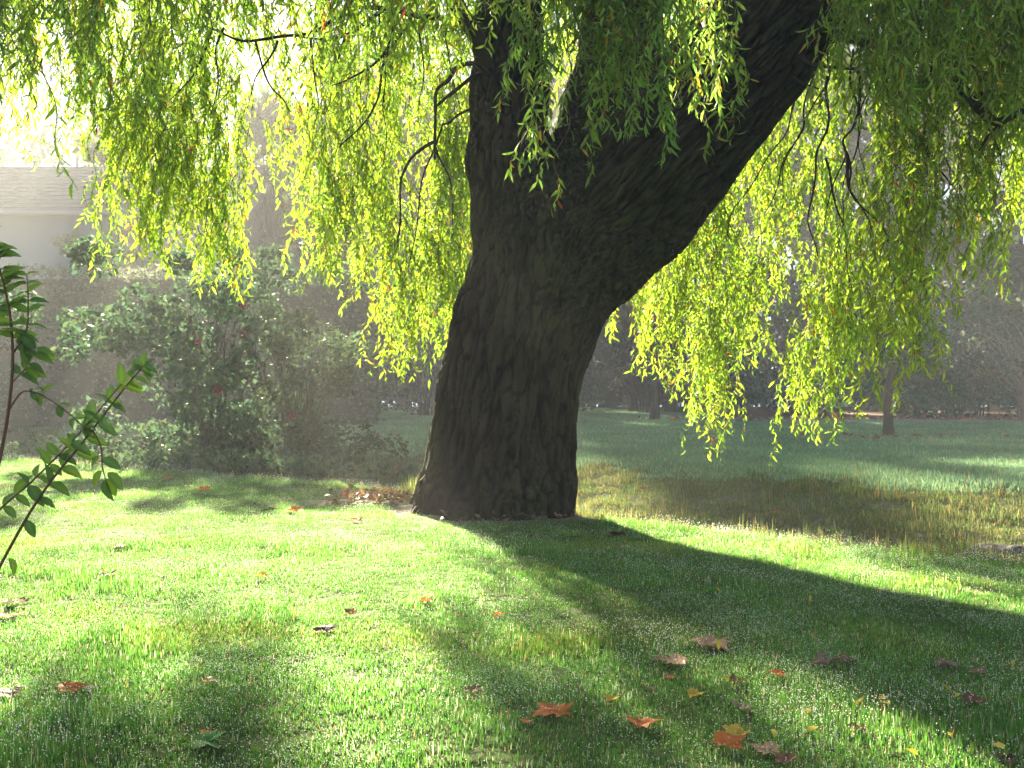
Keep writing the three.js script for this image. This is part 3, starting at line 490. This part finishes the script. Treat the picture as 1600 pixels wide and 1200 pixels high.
// ---------------------------------------------------------------- grass
function tuft(R, n, rad, h0, h1, w, color, straw = 0.08, dewy = 0) {
  const S = new Soup();
  for (let k = 0; k < n; k++) {
    const a = R() * 6.28, r = rad * Math.sqrt(R()), L = lerp(h0, h1, R() * R()), t = R() * 6.28, tilt = 0.1 + 0.8 * R() * R()+ 0.1 * R(), d = V(Math.cos(t) * tilt, 1, Math.sin(t) * tilt).normalize(), nr = V(-Math.cos(t), tilt, -Math.sin(t)).normalize();
    nr.addScaledVector(d, -nr.dot(d)).normalize();
    const pick = R(), c = vary(pick < straw ? [0.26, 0.22, 0.09] : pick < straw + dewy ? [0.40, 0.46, 0.25] : color, R, 0.3, 0.15);
    S.leaf(V(Math.cos(a) * r, -0.005, Math.sin(a) * r), d, nr, L, w * (0.7 + 0.6 * R()), -(0.2 + 0.9 * R()), (R() - 0.5) * 1.2, c);
  }
  return S.geo();
}
function sow(name, geos, mat, pts, label) { // pts: [x, y, z, scale, heightScale, colour]
  const per = geos.map(() => []); pts.forEach((p, i) => per[i % geos.length].push(p));
  const g = base(name, V(0, 0, 0)); tag(g, label, 'grass', null, 'stuff'); const m = new THREE.Matrix4(), q = new THREE.Quaternion(), up = V(0, 1, 0), R = rng(name.length * 97);
  geos.forEach((geo, k) => { const im = new THREE.InstancedMesh(geo, mat, per[k].length); im.name = 'blades'; im.userData.kind = 'stuff'; im.castShadow = im.receiveShadow = true;
    per[k].forEach(([x, y, z, s, hs, c], i) => { q.setFromAxisAngle(up, R() * 6.28); m.compose(V(x, y, z), q, V(s, hs, s)); im.setMatrixAt(i, m); im.setColorAt(i, new THREE.Color(...c)); }); g.add(im); });
  console.log(name, pts.length); return g;
}
{
  const R = rng(11), lawnTufts = []; for (let k = 0; k < 6; k++) lawnTufts.push(tuft(R, 62, 0.075, 0.012, 0.048, 0.0026, [0.098, 0.255, 0.034], 0.06, 0.12));
  const lawn = [], dew = [], visible = (x, z, m = 0.35) => z < -1.9 && Math.abs(x) < -z * 0.53 + m;
  // lawn: evenly sown, longer in patches and along the crest
  const dens = (d) => d < 4.2 ? 480 : d < 6.5 ? 300 : 170;
  for (let n = 0; n < 46000; n++) {
    const z = -1.9 - 12.6 * Math.pow(R(), 0.9), x = (R() * 2 - 1) * (-z * 0.53 + 0.4), q = beyond(x, z); if (q > 0.55) continue;
    const w = (-z * 0.53 + 0.4) * 2, pdf = 46000 / 12.6 / w; if (R() > dens(-z) / pdf) continue;
    const s = soilAt(x, z); if (R() < s * 1.15) continue;
    const patch = fbm(x * 1.1, z * 1.1, 6, 3), edge = sstep(-0.5, 0.25, q), k = 0.7 + 0.85 * sstep(-0.05, 0.4, patch) + 0.75 * edge * (0.6 + 0.8 * R());
    const tone = 0.88 + 0.7 * fbm(x * 1.3, z * 1.3, 15, 4), dryness = sstep(0.1, 0.45, fbm(x * 0.9, z * 0.9, 21, 3)) + 0.5 * s;
    lawn.push([x, height(x, z), z, 0.9 + 0.35 * R(), k * (0.8 + 0.4 * R()), [tone * (1 + 0.5 * dryness), tone * (1 + 0.12 * dryness), tone]]);
    const wet = sstep(-0.25, 0.25, fbm(x * 1.7, z * 1.7, 44, 3)); if (R() < 0.1 + 0.75 * wet) dew.push([x, height(x, z), z, 0.9 + 0.35 * R(), k * (0.8 + 0.4 * R()), [1, 1, 1]]);
  }
  sow('lawn_grass', lawnTufts, M.grass, lawn, 'short dewy green grass covering the whole near lawn');
  // dew: small drops held on the blades
  const drop = new THREE.IcosahedronGeometry(1, 1), drops = [];
  for (let k = 0; k < 4; k++) { const l = []; for (let j = 0; j < 16; j++) { const a = R() * 6.28, r = 0.1 * Math.sqrt(R()), g = drop.clone(), s = 0.0009 + 0.0019 * R() * R() * R(); g.scale(s, s, s); g.translate(Math.cos(a) * r, 0.018 + 0.034 * R(), Math.sin(a) * r); l.push(g); } drops.push(mergeGeometries(l)); }
  const dg = sow('dew_drops', drops, M.dew, dew, 'tiny sparkling dew drops held on the grass blades of the lawn'); dg.userData.category = 'dew'; dg.children.forEach((c) => { c.name = 'drops'; });
  // bank: thin, dull, partly dry
  const bankT = []; for (let k = 0; k < 5; k++) bankT.push(tuft(R, 40, 0.13, 0.03, 0.13, 0.005, [0.11, 0.15, 0.05], 0.2));
  const bank = [], mead = [], meadT = []; for (let k = 0; k < 5; k++) meadT.push(tuft(R, 64, 0.20, 0.03, 0.12, 0.0065, [0.18, 0.33, 0.17], 0.08, 0.2));
  for (let n = 0; n < 60000; n++) {
    const z = -4.5 - 34 * Math.pow(R(), 1.3), x = (R() * 2 - 1) * (-z * 0.53 + 0.6), q = beyond(x, z); if (q < 0.35) continue; const y = height(x, z), m = fbm(x * 0.9, z * 0.9, 1, 4);
    const isMeadow = q + m * 1.6 > 4.4, tone = 0.85 + 0.5 * m, w = (-z * 0.53 + 0.6) * 2;
    if (isMeadow) { if (-z > 26.3 && x > 4.5 && z < -25 - 0.15 * (x - 6)) continue; if (R() < 0.85) mead.push([x, y, z, 0.9 + 0.5 * R(), 0.6 + 0.6 * R(), [tone, tone, tone]]); }
    else if (R() > 0.75 * soilAt(x, z)) { const dryness = 0.6 + 0.7 * fbm(x * 1.7, z * 1.7, 31, 2); bank.push([x, y, z, 0.8 + 0.6 * R(), (0.3 + 0.45 * R() + 0.9 * sstep(0.0, 0.35, fbm(x * 2.4, z * 2.4, 51, 3))) * (R() < 0.05 ? 2.2 : 1), [tone * (0.9 + 0.3 * dryness), tone * (R() < 0.25 ? 1.35 : 1), tone * 0.9]]); }
  }
  sow('bank_grass', bankT, M.grass, bank, 'thin dull brownish grass on the far bank of the ditch');
  sow('meadow_grass', meadT, M.grass, mead, 'shaded blue green grass of the meadow beyond the ditch');
}
{ // upright tuft at the left foot of the trunk
  const f = floorAt(640, 778), R = rng(19), o = top('grass_tuft', tuft(R, 90, 0.11, 0.12, 0.34, 0.007, [0.12, 0.17, 0.04], 0.25), M.grass, 'spiky tuft of long grass against the left foot of the willow', 'grass tuft'); o.position.copy(f);
  [[1095, 800, 'bright upright tuft of grass on the crest just right of the willow'], [1245, 850, 'long grass tuft on the sunlit crest under the lowest willow strand'], [1420, 862, 'long grass tuft on the sunlit crest above the pale stone']].forEach(([px, py, label], k) => { const o2 = top('grass_tuft', tuft(rng(20 + k), 46, 0.16, 0.08, 0.24, 0.005, [0.12, 0.2, 0.03], 0.1), M.grass, label, 'grass tuft'); o2.position.copy(floorAt(px, py + 18)); });
}

{ // broad leaved weed in the lawn
  const f = floorAt(325, 1168), R = rng(23), S = new Soup(); for (let k = 0; k < 9; k++) { const a = k * 2.4, d = V(Math.cos(a), 0.35 + 0.5 * R(), Math.sin(a)).normalize(), nr = V(-Math.cos(a) * 0.5, 1, -Math.sin(a) * 0.5); nr.addScaledVector(d, -nr.dot(d)).normalize(); S.leaf(V(0, 0.01, 0), d, nr, 0.05 + 0.03 * R(), 0.03, 0.5, 0.3, vary([0.06, 0.16, 0.03], R, 0.2)); }
  top('weed', S.geo(), M.bush, 'broad leaved green weed in the bright lawn below a small orange leaf', 'weed').position.copy(f);
}
// ---------------------------------------------------------------- stones
function stoneGeo(seed, sx, sy, sz, c) { const R = rng(seed), g = mergeVertices(new THREE.IcosahedronGeometry(1, 3).deleteAttribute('uv').deleteAttribute('normal')), p = g.attributes.position, col = [], uv = []; const o = R() * 50;
  for (let i = 0; i < p.count; i++) { const v = V(p.getX(i), p.getY(i), p.getZ(i)), k = 1 + 0.35 * fbm(v.x * 1.3 + o, v.y * 1.3, v.z * 1.3, 3); p.setXYZ(i, v.x * k * sx, v.y * k * sy, v.z * k * sz); const t = 0.8 + 0.5 * fbm(v.x * 4 + o, v.y * 4, v.z * 4, 2); col.push(c[0] * t, c[1] * t, c[2] * t); uv.push(v.x * 0.3, v.y * 0.3 + v.z * 0.2); }
  g.setAttribute('color', new THREE.Float32BufferAttribute(col, 3)); g.setAttribute('uv', new THREE.Float32BufferAttribute(uv, 2)); g.computeVertexNormals(); return g; }
[[768, 806, 0.055, 0.038, 'rounded pale stone against the foot of the willow'], [795, 808, 0.10, 0.03, 'long flat stone at the foot of the willow, beside the rounded stone'], [735, 806, 0.07, 0.026, 'small grey stone at the foot of the willow, nearest the sunlit grass'], [845, 812, 0.06, 0.024, 'small dark stone in front of the right root of the willow'],
  [1462, 866, 0.22, 0.05, 'broad low stone in the ditch behind the sunlit grass'], [1550, 868, 0.24, 0.075, 'large grey stone in the ditch near the edge of the photo'], [1436, 842, 0.08, 0.03, 'thin pale stone lying on the bank above the ditch'], [1590, 872, 0.14, 0.08, 'bluish stone beside the large grey stone in the ditch'], [420, 798, 0.05, 0.025, 'small bluish stone in the sunlit grass left of the willow']].forEach(([px, py, w, h, label], k) => {
  const o = top('stone', stoneGeo(300 + k, w, h, w * 0.7, k === 6 ? [0.22, 0.20, 0.15] : [0.085, 0.08, 0.078]), M.stone, label, 'stone'), f = floorAt(px, py); o.position.set(f.x, f.y + h * 0.25, f.z); o.rotation.y = k * 1.3; });

// ---------------------------------------------------------------- fallen leaves
const lobes = [[0, 0.0], [0.10, 0.06], [0.36, 0.02], [0.30, 0.16], [0.55, 0.28], [0.36, 0.36], [0.46, 0.52], [0.24, 0.50], [0.22, 0.66], [0.12, 0.68], [0, 1.0]];
function mapleGeo(seed, c1, c2) { // palmate outline fanned from its heart, creased along five veins and curled
  const R = rng(seed), out = []; for (const [x, y] of lobes) out.push([x * (0.9 + 0.2 * R()), y]); for (let k = lobes.length - 2; k > 0; k--) out.push([-lobes[k][0] * (0.9 + 0.2 * R()), lobes[k][1]]);
  const pos = [], col = [], idx = [], rings = [0.0, 0.33, 0.66, 1.0], n = out.length, curl = 0.4 + 3.2 * R() * R(), ax = R() * 3, fold = 0.25 + 0.4 * R(), hx = 0, hy = 0.30;
  rings.forEach((t, r) => out.forEach(([x, y], k) => { const u = lerp(hx, x, t), v = lerp(hy, y, t), w = u * Math.cos(ax) + (v - 0.35) * Math.sin(ax); const z0 = curl * w * w * 0.6 + fold * t * (k % 2 ? 0.11 : 0) + 0.10 * noise(u * 4 + seed, v * 4, 1) + 0.12 * noise(u * 2, v * 2 + seed, 6), z = 0.26 * Math.tanh(z0 / 0.26), sq = 1 - 0.5 * clamp(z0 - 0.15) ;
    pos.push(u * sq, z, -(v - 0.4)); const m = clamp(0.5 + noise(u * 5, v * 5, seed)); col.push(lerp(c1[0], c2[0], m) * (k % 2 ? 0.9 : 1.1), lerp(c1[1], c2[1], m), lerp(c1[2], c2[2], m));
    if (r) { const a = (r - 1) * n + k, b = (r - 1) * n + (k + 1) % n, c = r * n + (k + 1) % n, d = r * n + k; idx.push(a, b, c, a, c, d); } }));
  const st = pos.length / 3; [[-0.012, -0.01, 0.28], [0.012, -0.01, 0.28], [0.02, 0.10, 0.9], [0.035, 0.10, 0.9]].forEach(([x, y, z]) => { pos.push(x, y + 0.02, z); col.push(c1[0] * 0.6, c1[1] * 0.5, c1[2] * 0.5); }); idx.push(st, st + 1, st + 3, st, st + 3, st + 2);
  const g = new THREE.BufferGeometry(); g.setAttribute('position', new THREE.Float32BufferAttribute(pos, 3)); g.setAttribute('color', new THREE.Float32BufferAttribute(col, 3)); g.setIndex(idx); g.computeVertexNormals(); return g;
}
{
  const R = rng(83), hue = { tan: [[0.30, 0.19, 0.11], [0.22, 0.12, 0.07]], orange: [[0.42, 0.14, 0.03], [0.30, 0.075, 0.02]], brown: [[0.16, 0.08, 0.04], [0.09, 0.04, 0.025]], yellow: [[0.42, 0.30, 0.03], [0.32, 0.20, 0.03]], mauve: [[0.24, 0.17, 0.13], [0.16, 0.10, 0.075]], grey: [[0.20, 0.135, 0.085], [0.13, 0.085, 0.055]], dark: [[0.06, 0.03, 0.02], [0.03, 0.018, 0.014]] };
  const store = {}, leafGeo = (h) => { const k = `${h}${Math.floor(R() * 5)}`; return store[k] ??= mapleGeo(k.length * 7 + k.charCodeAt(0) + k.charCodeAt(k.length - 1) * 3, ...hue[h]); };
  const put = (px, py, size, h, label, group) => { const f = floorAt(px, py), w = size * -f.z / F / 0.95, o = top('fallen_leaf', leafGeo(h), M.dry, label, 'fallen leaf', group); o.scale.setScalar(w); o.position.set(f.x, f.y + 0.014 + w * 0.03, f.z); o.rotation.set((R() - 0.4) * 0.25, R() * 6.28, (R() - 0.5) * 0.25, 'YXZ'); };
  const rows = [
    [1113, 1016, 70, 'tan', 'largest tan maple leaf lying alone in the shaded grass'], [1050, 1044, 58, 'tan', 'curled tan maple leaf at the edge of the trunk shadow'], [1005, 1142, 58, 'orange', 'bright orange red maple leaf at the sunlit tip of the trunk shadow'],
    [860, 1124, 66, 'orange', 'broad orange maple leaf in the sunlit grass at the bottom of the photo'], [822, 1138, 22, 'orange', 'small orange leaf touching the broad orange maple leaf'], [1140, 1176, 56, 'orange', 'orange brown leaf in the little heap at the bottom edge of the shade'],
    [1195, 1184, 50, 'tan', 'pale tan leaf in the little heap at the bottom edge of the shade'], [1150, 1158, 46, 'yellow', 'yellow leaf on top of the little heap of leaves'], [1225, 1196, 40, 'brown', 'brown leaf lowest in the little heap of leaves'],
    [110, 1086, 48, 'orange', 'red brown curled leaf in the bright lower left grass'], [136, 1084, 30, 'mauve', 'pale curled leaf touching the red brown leaf in bright grass'], [12, 1092, 44, 'grey', 'brown leaf cut by the left edge of the photo'],
    [22, 948, 40, 'grey', 'grey curled leaf standing in bright grass below the shrub'], [14, 972, 40, 'orange', 'orange leaf just below the grey curled leaf'], [510, 992, 38, 'dark', 'blackish crumpled leaf in the middle of the dappled lawn'],
    [546, 964, 24, 'brown', 'brown upright leaf beside the blackish crumpled leaf'], [666, 946, 24, 'orange', 'orange brown leaf in dappled grass below the willow'], [779, 968, 20, 'orange', 'small reddish leaf at the sunny edge of the trunk shadow'],
    [958, 1102, 30, 'yellow', 'bright yellow leaf in the sunlit grass between the orange leaves'], [1214, 1062, 28, 'orange', 'rusty leaf sunk in the shaded grass right of the large tan leaf'], [1152, 1070, 32, 'brown', 'brown and yellow leaf below the largest tan leaf'],
    [1088, 1094, 32, 'yellow', 'dull yellow leaf at the inner edge of the trunk shadow'], [1047, 1066, 20, 'orange', 'tiny orange leaf below the curled tan leaf'], [1158, 1116, 34, 'mauve', 'thin pale curled leaf in the shade'], [1016, 1087, 18, 'mauve', 'small mauve leaf above the bright orange red leaf'],
    [1290, 1042, 50, 'grey', 'wide dark leaf in the middle of the shaded lawn'], [1322, 1040, 34, 'brown', 'brown leaf touching the wide dark leaf in the shade'], [1478, 1050, 44, 'grey', 'grey brown leaf far out in the shaded lawn'], [1530, 1060, 30, 'grey', 'second grey brown leaf beside its larger neighbour in the shade'],
    [1522, 1108, 40, 'brown', 'dark brown leaf low in the shaded lawn'], [1340, 1152, 34, 'brown', 'brown leaf in shade near the bottom with yellow bits round it'], [1568, 1200, 40, 'dark', 'blackish leaf cut by the bottom edge of the photo'], [966, 838, 34, 'brown', 'dark brown leaf just below the willow on the crest'],
    [166, 902, 28, 'brown', 'brown leaf in bright grass under the shrub tip'], [186, 860, 26, 'orange', 'small rusty leaf in the brightest grass near the shrub'], [460, 802, 24, 'orange', 'orange leaf in the grass left of the willow foot'], [556, 817, 20, 'orange', 'small orange leaf nearest to the willow foot in sun'],
    [318, 768, 30, 'orange', 'pinkish orange leaf near the crest below the berry bush'], [263, 750, 16, 'orange', 'tiny reddish leaf standing on the crest'], [292, 762, 16, 'brown', 'tiny brown leaf on the crest beside the reddish one'], [740, 1088, 32, 'brown', 'faint brown leaf in bright grass at the bottom middle'],
    [324, 1154, 24, 'orange', 'small orange leaf beside a broad green weed leaf'], [326, 1074, 24, 'orange', 'rust coloured leaf in the lower left dapple'], [255, 905, 16, 'brown', 'tiny brown leaf in the sunlit band'], [292, 880, 18, 'orange', 'tiny orange leaf in the sunlit band'], [410, 908, 24, 'yellow', 'yellowish leaf in the sunlit lawn'],
  ];
  for (const r of rows) put(...r);
  for (const [px, py, h] of [[1215, 797, 'orange'], [1208, 805, 'orange'], [1003, 768, 'tan'], [1028, 700, 'orange'], [935, 677, 'orange'], [1290, 745, 'tan'], [1370, 745, 'orange'], [1344, 742, 'brown'], [1005, 765, 'tan'], [1578, 730, 'orange'], [900, 772, 'orange'], [618, 738, 'orange'], [565, 672, 'orange'], [1090, 760, 'tan'], [1160, 690, 'brown'], [1420, 705, 'orange'], [1280, 700, 'brown'], [1100, 668, 'orange']]) put(px, py, 15, h, 'small russet leaf on the grass across the ditch', 'russet leaves scattered across the ditch and meadow');
  // litter round the young tree and along the path: too many to count
  const S = new Soup(), scatter = (cx, cz, rx, rz, n, size) => { for (let k = 0; k < n; k++) { const x = cx + gauss(R) * rx, z = cz + gauss(R) * rz, d = rndDir(R); d.y *= 0.35; d.normalize(); const nr = V(0, 1, 0).addScaledVector(rndDir(R), 0.5); nr.addScaledVector(d, -nr.dot(d)).normalize(); const L = size * (0.6 + 0.8 * R()); S.leaf(V(x, height(x, z) + 0.02 + 0.03 * R(), z), d, nr, L, L * 0.7, 0.8 * R(), R(), vary(R() < 0.35 ? [0.34, 0.13, 0.05] : R() < 0.6 ? [0.20, 0.11, 0.06] : [0.27, 0.2, 0.14], R, 0.3)); } };
  const yt = floorAt(1388, 686); scatter(yt.x, yt.z + 0.1, 0.9, 0.5, 220, 0.11); scatter(12, -28.2, 4, 0.7, 900, 0.16); scatter(16, -29, 5, 0.7, 900, 0.16);
  tag(part(scene, 'leaf_litter', S.geo(), M.dry), 'brown leaf litter under the leaning young tree and along the far path', 'leaf litter', null, 'stuff');
  const S2 = new Soup(); for (let k = 0; k < 420; k++) { const f = floorAt(600 + gauss(R) * 42, 781 + gauss(R) * 5), d = rndDir(R); d.y *= 0.3; d.normalize(); const nr = perp(d, R), L = 0.035 + 0.05 * R(); S2.leaf(f.add(V(gauss(R) * 0.03, 0.02 + 0.05 * R(), gauss(R) * 0.05)), d, nr, L, L * 0.45, 1.2 * R(), R(), vary(R() < 0.5 ? [0.18, 0.09, 0.04] : [0.11, 0.07, 0.045], R, 0.4)); }
  for (let k = 0; k < 110; k++) { const f = floorAt(690 + 220 * R(), 810 + gauss(R) * 4), d = rndDir(R); d.y *= 0.3; d.normalize(); const nr = perp(d, R), L = 0.03 + 0.04 * R(); S2.leaf(f.add(V(0, 0.02 + 0.02 * R(), 0)), d, nr, L, L * 0.4, 1.2 * R(), R(), vary([0.16, 0.10, 0.06], R, 0.4)); }
  tag(part(scene, 'leaf_heap', S2.geo(), M.dry), 'drift of dry orange brown leaves beside the left foot of the willow', 'leaf heap', null, 'stuff');
  // narrow yellow willow leaves in the shaded grass
  const Sy = new Soup(); Sy.leaf(V(-0.03, 0, 0), V(1, 0.05, 0).normalize(), V(0, 1, 0), 0.06, 0.022, 0.7, 0.6, [0.36, 0.30, 0.03]); const yg = Sy.geo(); let first = null;
  for (let k = 0; k < 26; k++) { const px = 1110 + R() * 480, py = 900 + R() * 295; if (px > 1300 && py < 1010) continue; const f = floorAt(px, py); let o; if (!first) o = first = top('willow_leaf', yg, M.dry, 'narrow yellow willow leaf fallen in the shaded grass', 'fallen leaf', 'yellow willow leaves in the shaded grass'); else { o = first.clone(); o.name = numbered('willow_leaf'); scene.add(o); } o.position.set(f.x, f.y + 0.045, f.z); o.rotation.set((R() - 0.5) * 0.6, R() * 6.28, (R() - 0.5) * 0.7); o.scale.setScalar(0.5 + 0.6 * R()); }
}

// ---------------------------------------------------------------- the shrub that leans in from the left
{
  const R = rng(91), d0 = 2.45, root = V(-1.62, 0, -2.5); root.y = height(root.x, root.z);
  const g = base('leafy_shrub', root, 'leafy shrub leaning in from the left edge with dark pointed oval leaves', 'shrub'), L = (px, py, d = d0) => at(px, py, d).sub(root);
  const geos = [0, 1, 2, 3].map((v) => { const pos = [], col = [], idx = [], n = 8, RR = rng(500 + v), bend = 0.5 + 0.8 * RR(), fold = 0.25 + 0.25 * RR(); // pointed oval, folded along its midrib, recurved
    for (let k = 0; k <= n; k++) { const t = k / n, w = 0.25 * Math.pow(Math.sin(Math.PI * Math.pow(t, 0.85)), 0.85) * (1 - 0.25 * t) , a = bend * t, x = Math.sin(a) / bend, y = (Math.cos(a) - 1) / bend + 0.015 * Math.sin(t * 19 + v); for (const s of [-1, -0.5, 0, 0.5, 1]) { pos.push(w * s, y + Math.abs(s) * w * fold + 0.012 * Math.sin(t * 26 + s * 3) * Math.abs(s), x); const m = s === 0 ? 1.25 : 1; col.push(m, m, m); } }
    for (let k = 0; k < n; k++) for (let s = 0; s < 4; s++) { const a = k * 5 + s; idx.push(a, a + 5, a + 6, a, a + 6, a + 1); }
    const q = new THREE.BufferGeometry(); q.setAttribute('position', new THREE.Float32BufferAttribute(pos, 3)); q.setAttribute('color', new THREE.Float32BufferAttribute(col, 3)); q.setIndex(idx); q.computeVertexNormals(); return q; });
  const mats = [[0.11, 0.20, 0.03], [0.07, 0.14, 0.035], [0.15, 0.25, 0.025]].map((c) => leafMat(0.55, { color: new THREE.Color(...c), clearcoat: 0.5, clearcoatRoughness: 0.3 }));
  const stem = (rows, r0, r1) => { const c = new THREE.CatmullRomCurve3(rows.map((r) => L(...r))), pts = c.getPoints(24), S = new Soup(); S.tube(pts, pts.map((_, k) => lerp(r0, r1, k / 24)), 6, [0.10, 0.06, 0.04]); part(g, 'stem', S.geo(), M.twig); return c; };
  const leaf = (p, dir, size) => { const o = part(g, 'leaf', geos[Math.floor(R() * 4)], mats[Math.floor(R() * 3)], p); const z = dir.clone().normalize(), up = V((R() - 0.5) * 1.2, 0.75, 0.75 + (R() - 0.5) * 1.1); const x = up.cross(z).normalize(), y = z.clone().cross(x); o.quaternion.setFromRotationMatrix(new THREE.Matrix4().makeBasis(x, y, z)); o.scale.setScalar(0.86 * size * d0 / F); };
  const dress = (c, t0, t1, n, s0, s1) => { for (let k = 0; k < n; k++) { const t = lerp(t0, t1, (k + 0.3 * R()) / (n - 1 || 1)), p = c.getPoint(clamp(t)), tan = c.getTangent(clamp(t)); for (const s of [-1, 1]) { if (R() < 0.05) continue; const a = R() * 6.28, out = V(Math.cos(a + s), 0.15, Math.sin(a + s) * 0.8), side = tan.clone().cross(V(0, 0, 1)).multiplyScalar(s); leaf(p, tan.clone().multiplyScalar(0.45).addScaledVector(side, 0.75).addScaledVector(out, 0.45).add(V(0, -0.25, 0)), lerp(s0, s1, t) * (0.75 + 0.5 * R())); } } };
  const A = stem([[-120, 1232], [-60, 1010], [-8, 900], [65, 772], [130, 690], [195, 606], [224, 572]], 0.0048, 0.0017);
  const B = stem([[-120, 1232], [-80, 980], [-20, 820], [50, 752], [112, 690], [190, 600]], 0.0038, 0.0015);
  const D = stem([[-125, 1236], [-70, 980], [-10, 760], [12, 650], [20, 560], [14, 480], [-2, 415], [-14, 370]], 0.0055, 0.002);
  const E = stem([[14, 640], [36, 612], [62, 616], [100, 640], [132, 668]], 0.0026, 0.0014);
  const G = stem([[145, 672], [158, 700], [160, 730], [166, 752]], 0.0024, 0.0012);
  const H = stem([[18, 555], [40, 520], [44, 470], [42, 430]], 0.0026, 0.0012), K = stem([[16, 600], [40, 575], [56, 545]], 0.002, 0.001);
  dress(A, 0.48, 1, 12, 46, 34); dress(B, 0.46, 1, 11, 46, 36); dress(D, 0.62, 1, 12, 42, 36); dress(E, 0.35, 1, 5, 32, 28); dress(H, 0.15, 1, 8, 38, 28); dress(K, 0.3, 1, 6, 38, 34); dress(D, 0.64, 0.95, 12, 44, 40); dress(K, 0.5, 1, 4, 40, 36);
  for (const [x, y, dx, dy, s] of [[160, 735, -26, 34, 42], [164, 750, 8, 42, 44], [166, 748, 26, 36, 42], [168, 738, 30, 26, 44], [160, 716, 28, 12, 42], [156, 712, -30, 24, 46], [40, 812, 18, 34, 40], [14, 872, 14, 26, 36], [226, 572, 8, -12, 20], [224, 574, 14, 20, 30], [222, 574, -26, 2, 34]]) leaf(L(x, y), V(dx, -dy, 8 * (R() - 0.5)), s);
}
scene.traverse((o) => { if (o.isMesh) { o.castShadow = o.receiveShadow = true; } });
renderer.render(scene, camera);
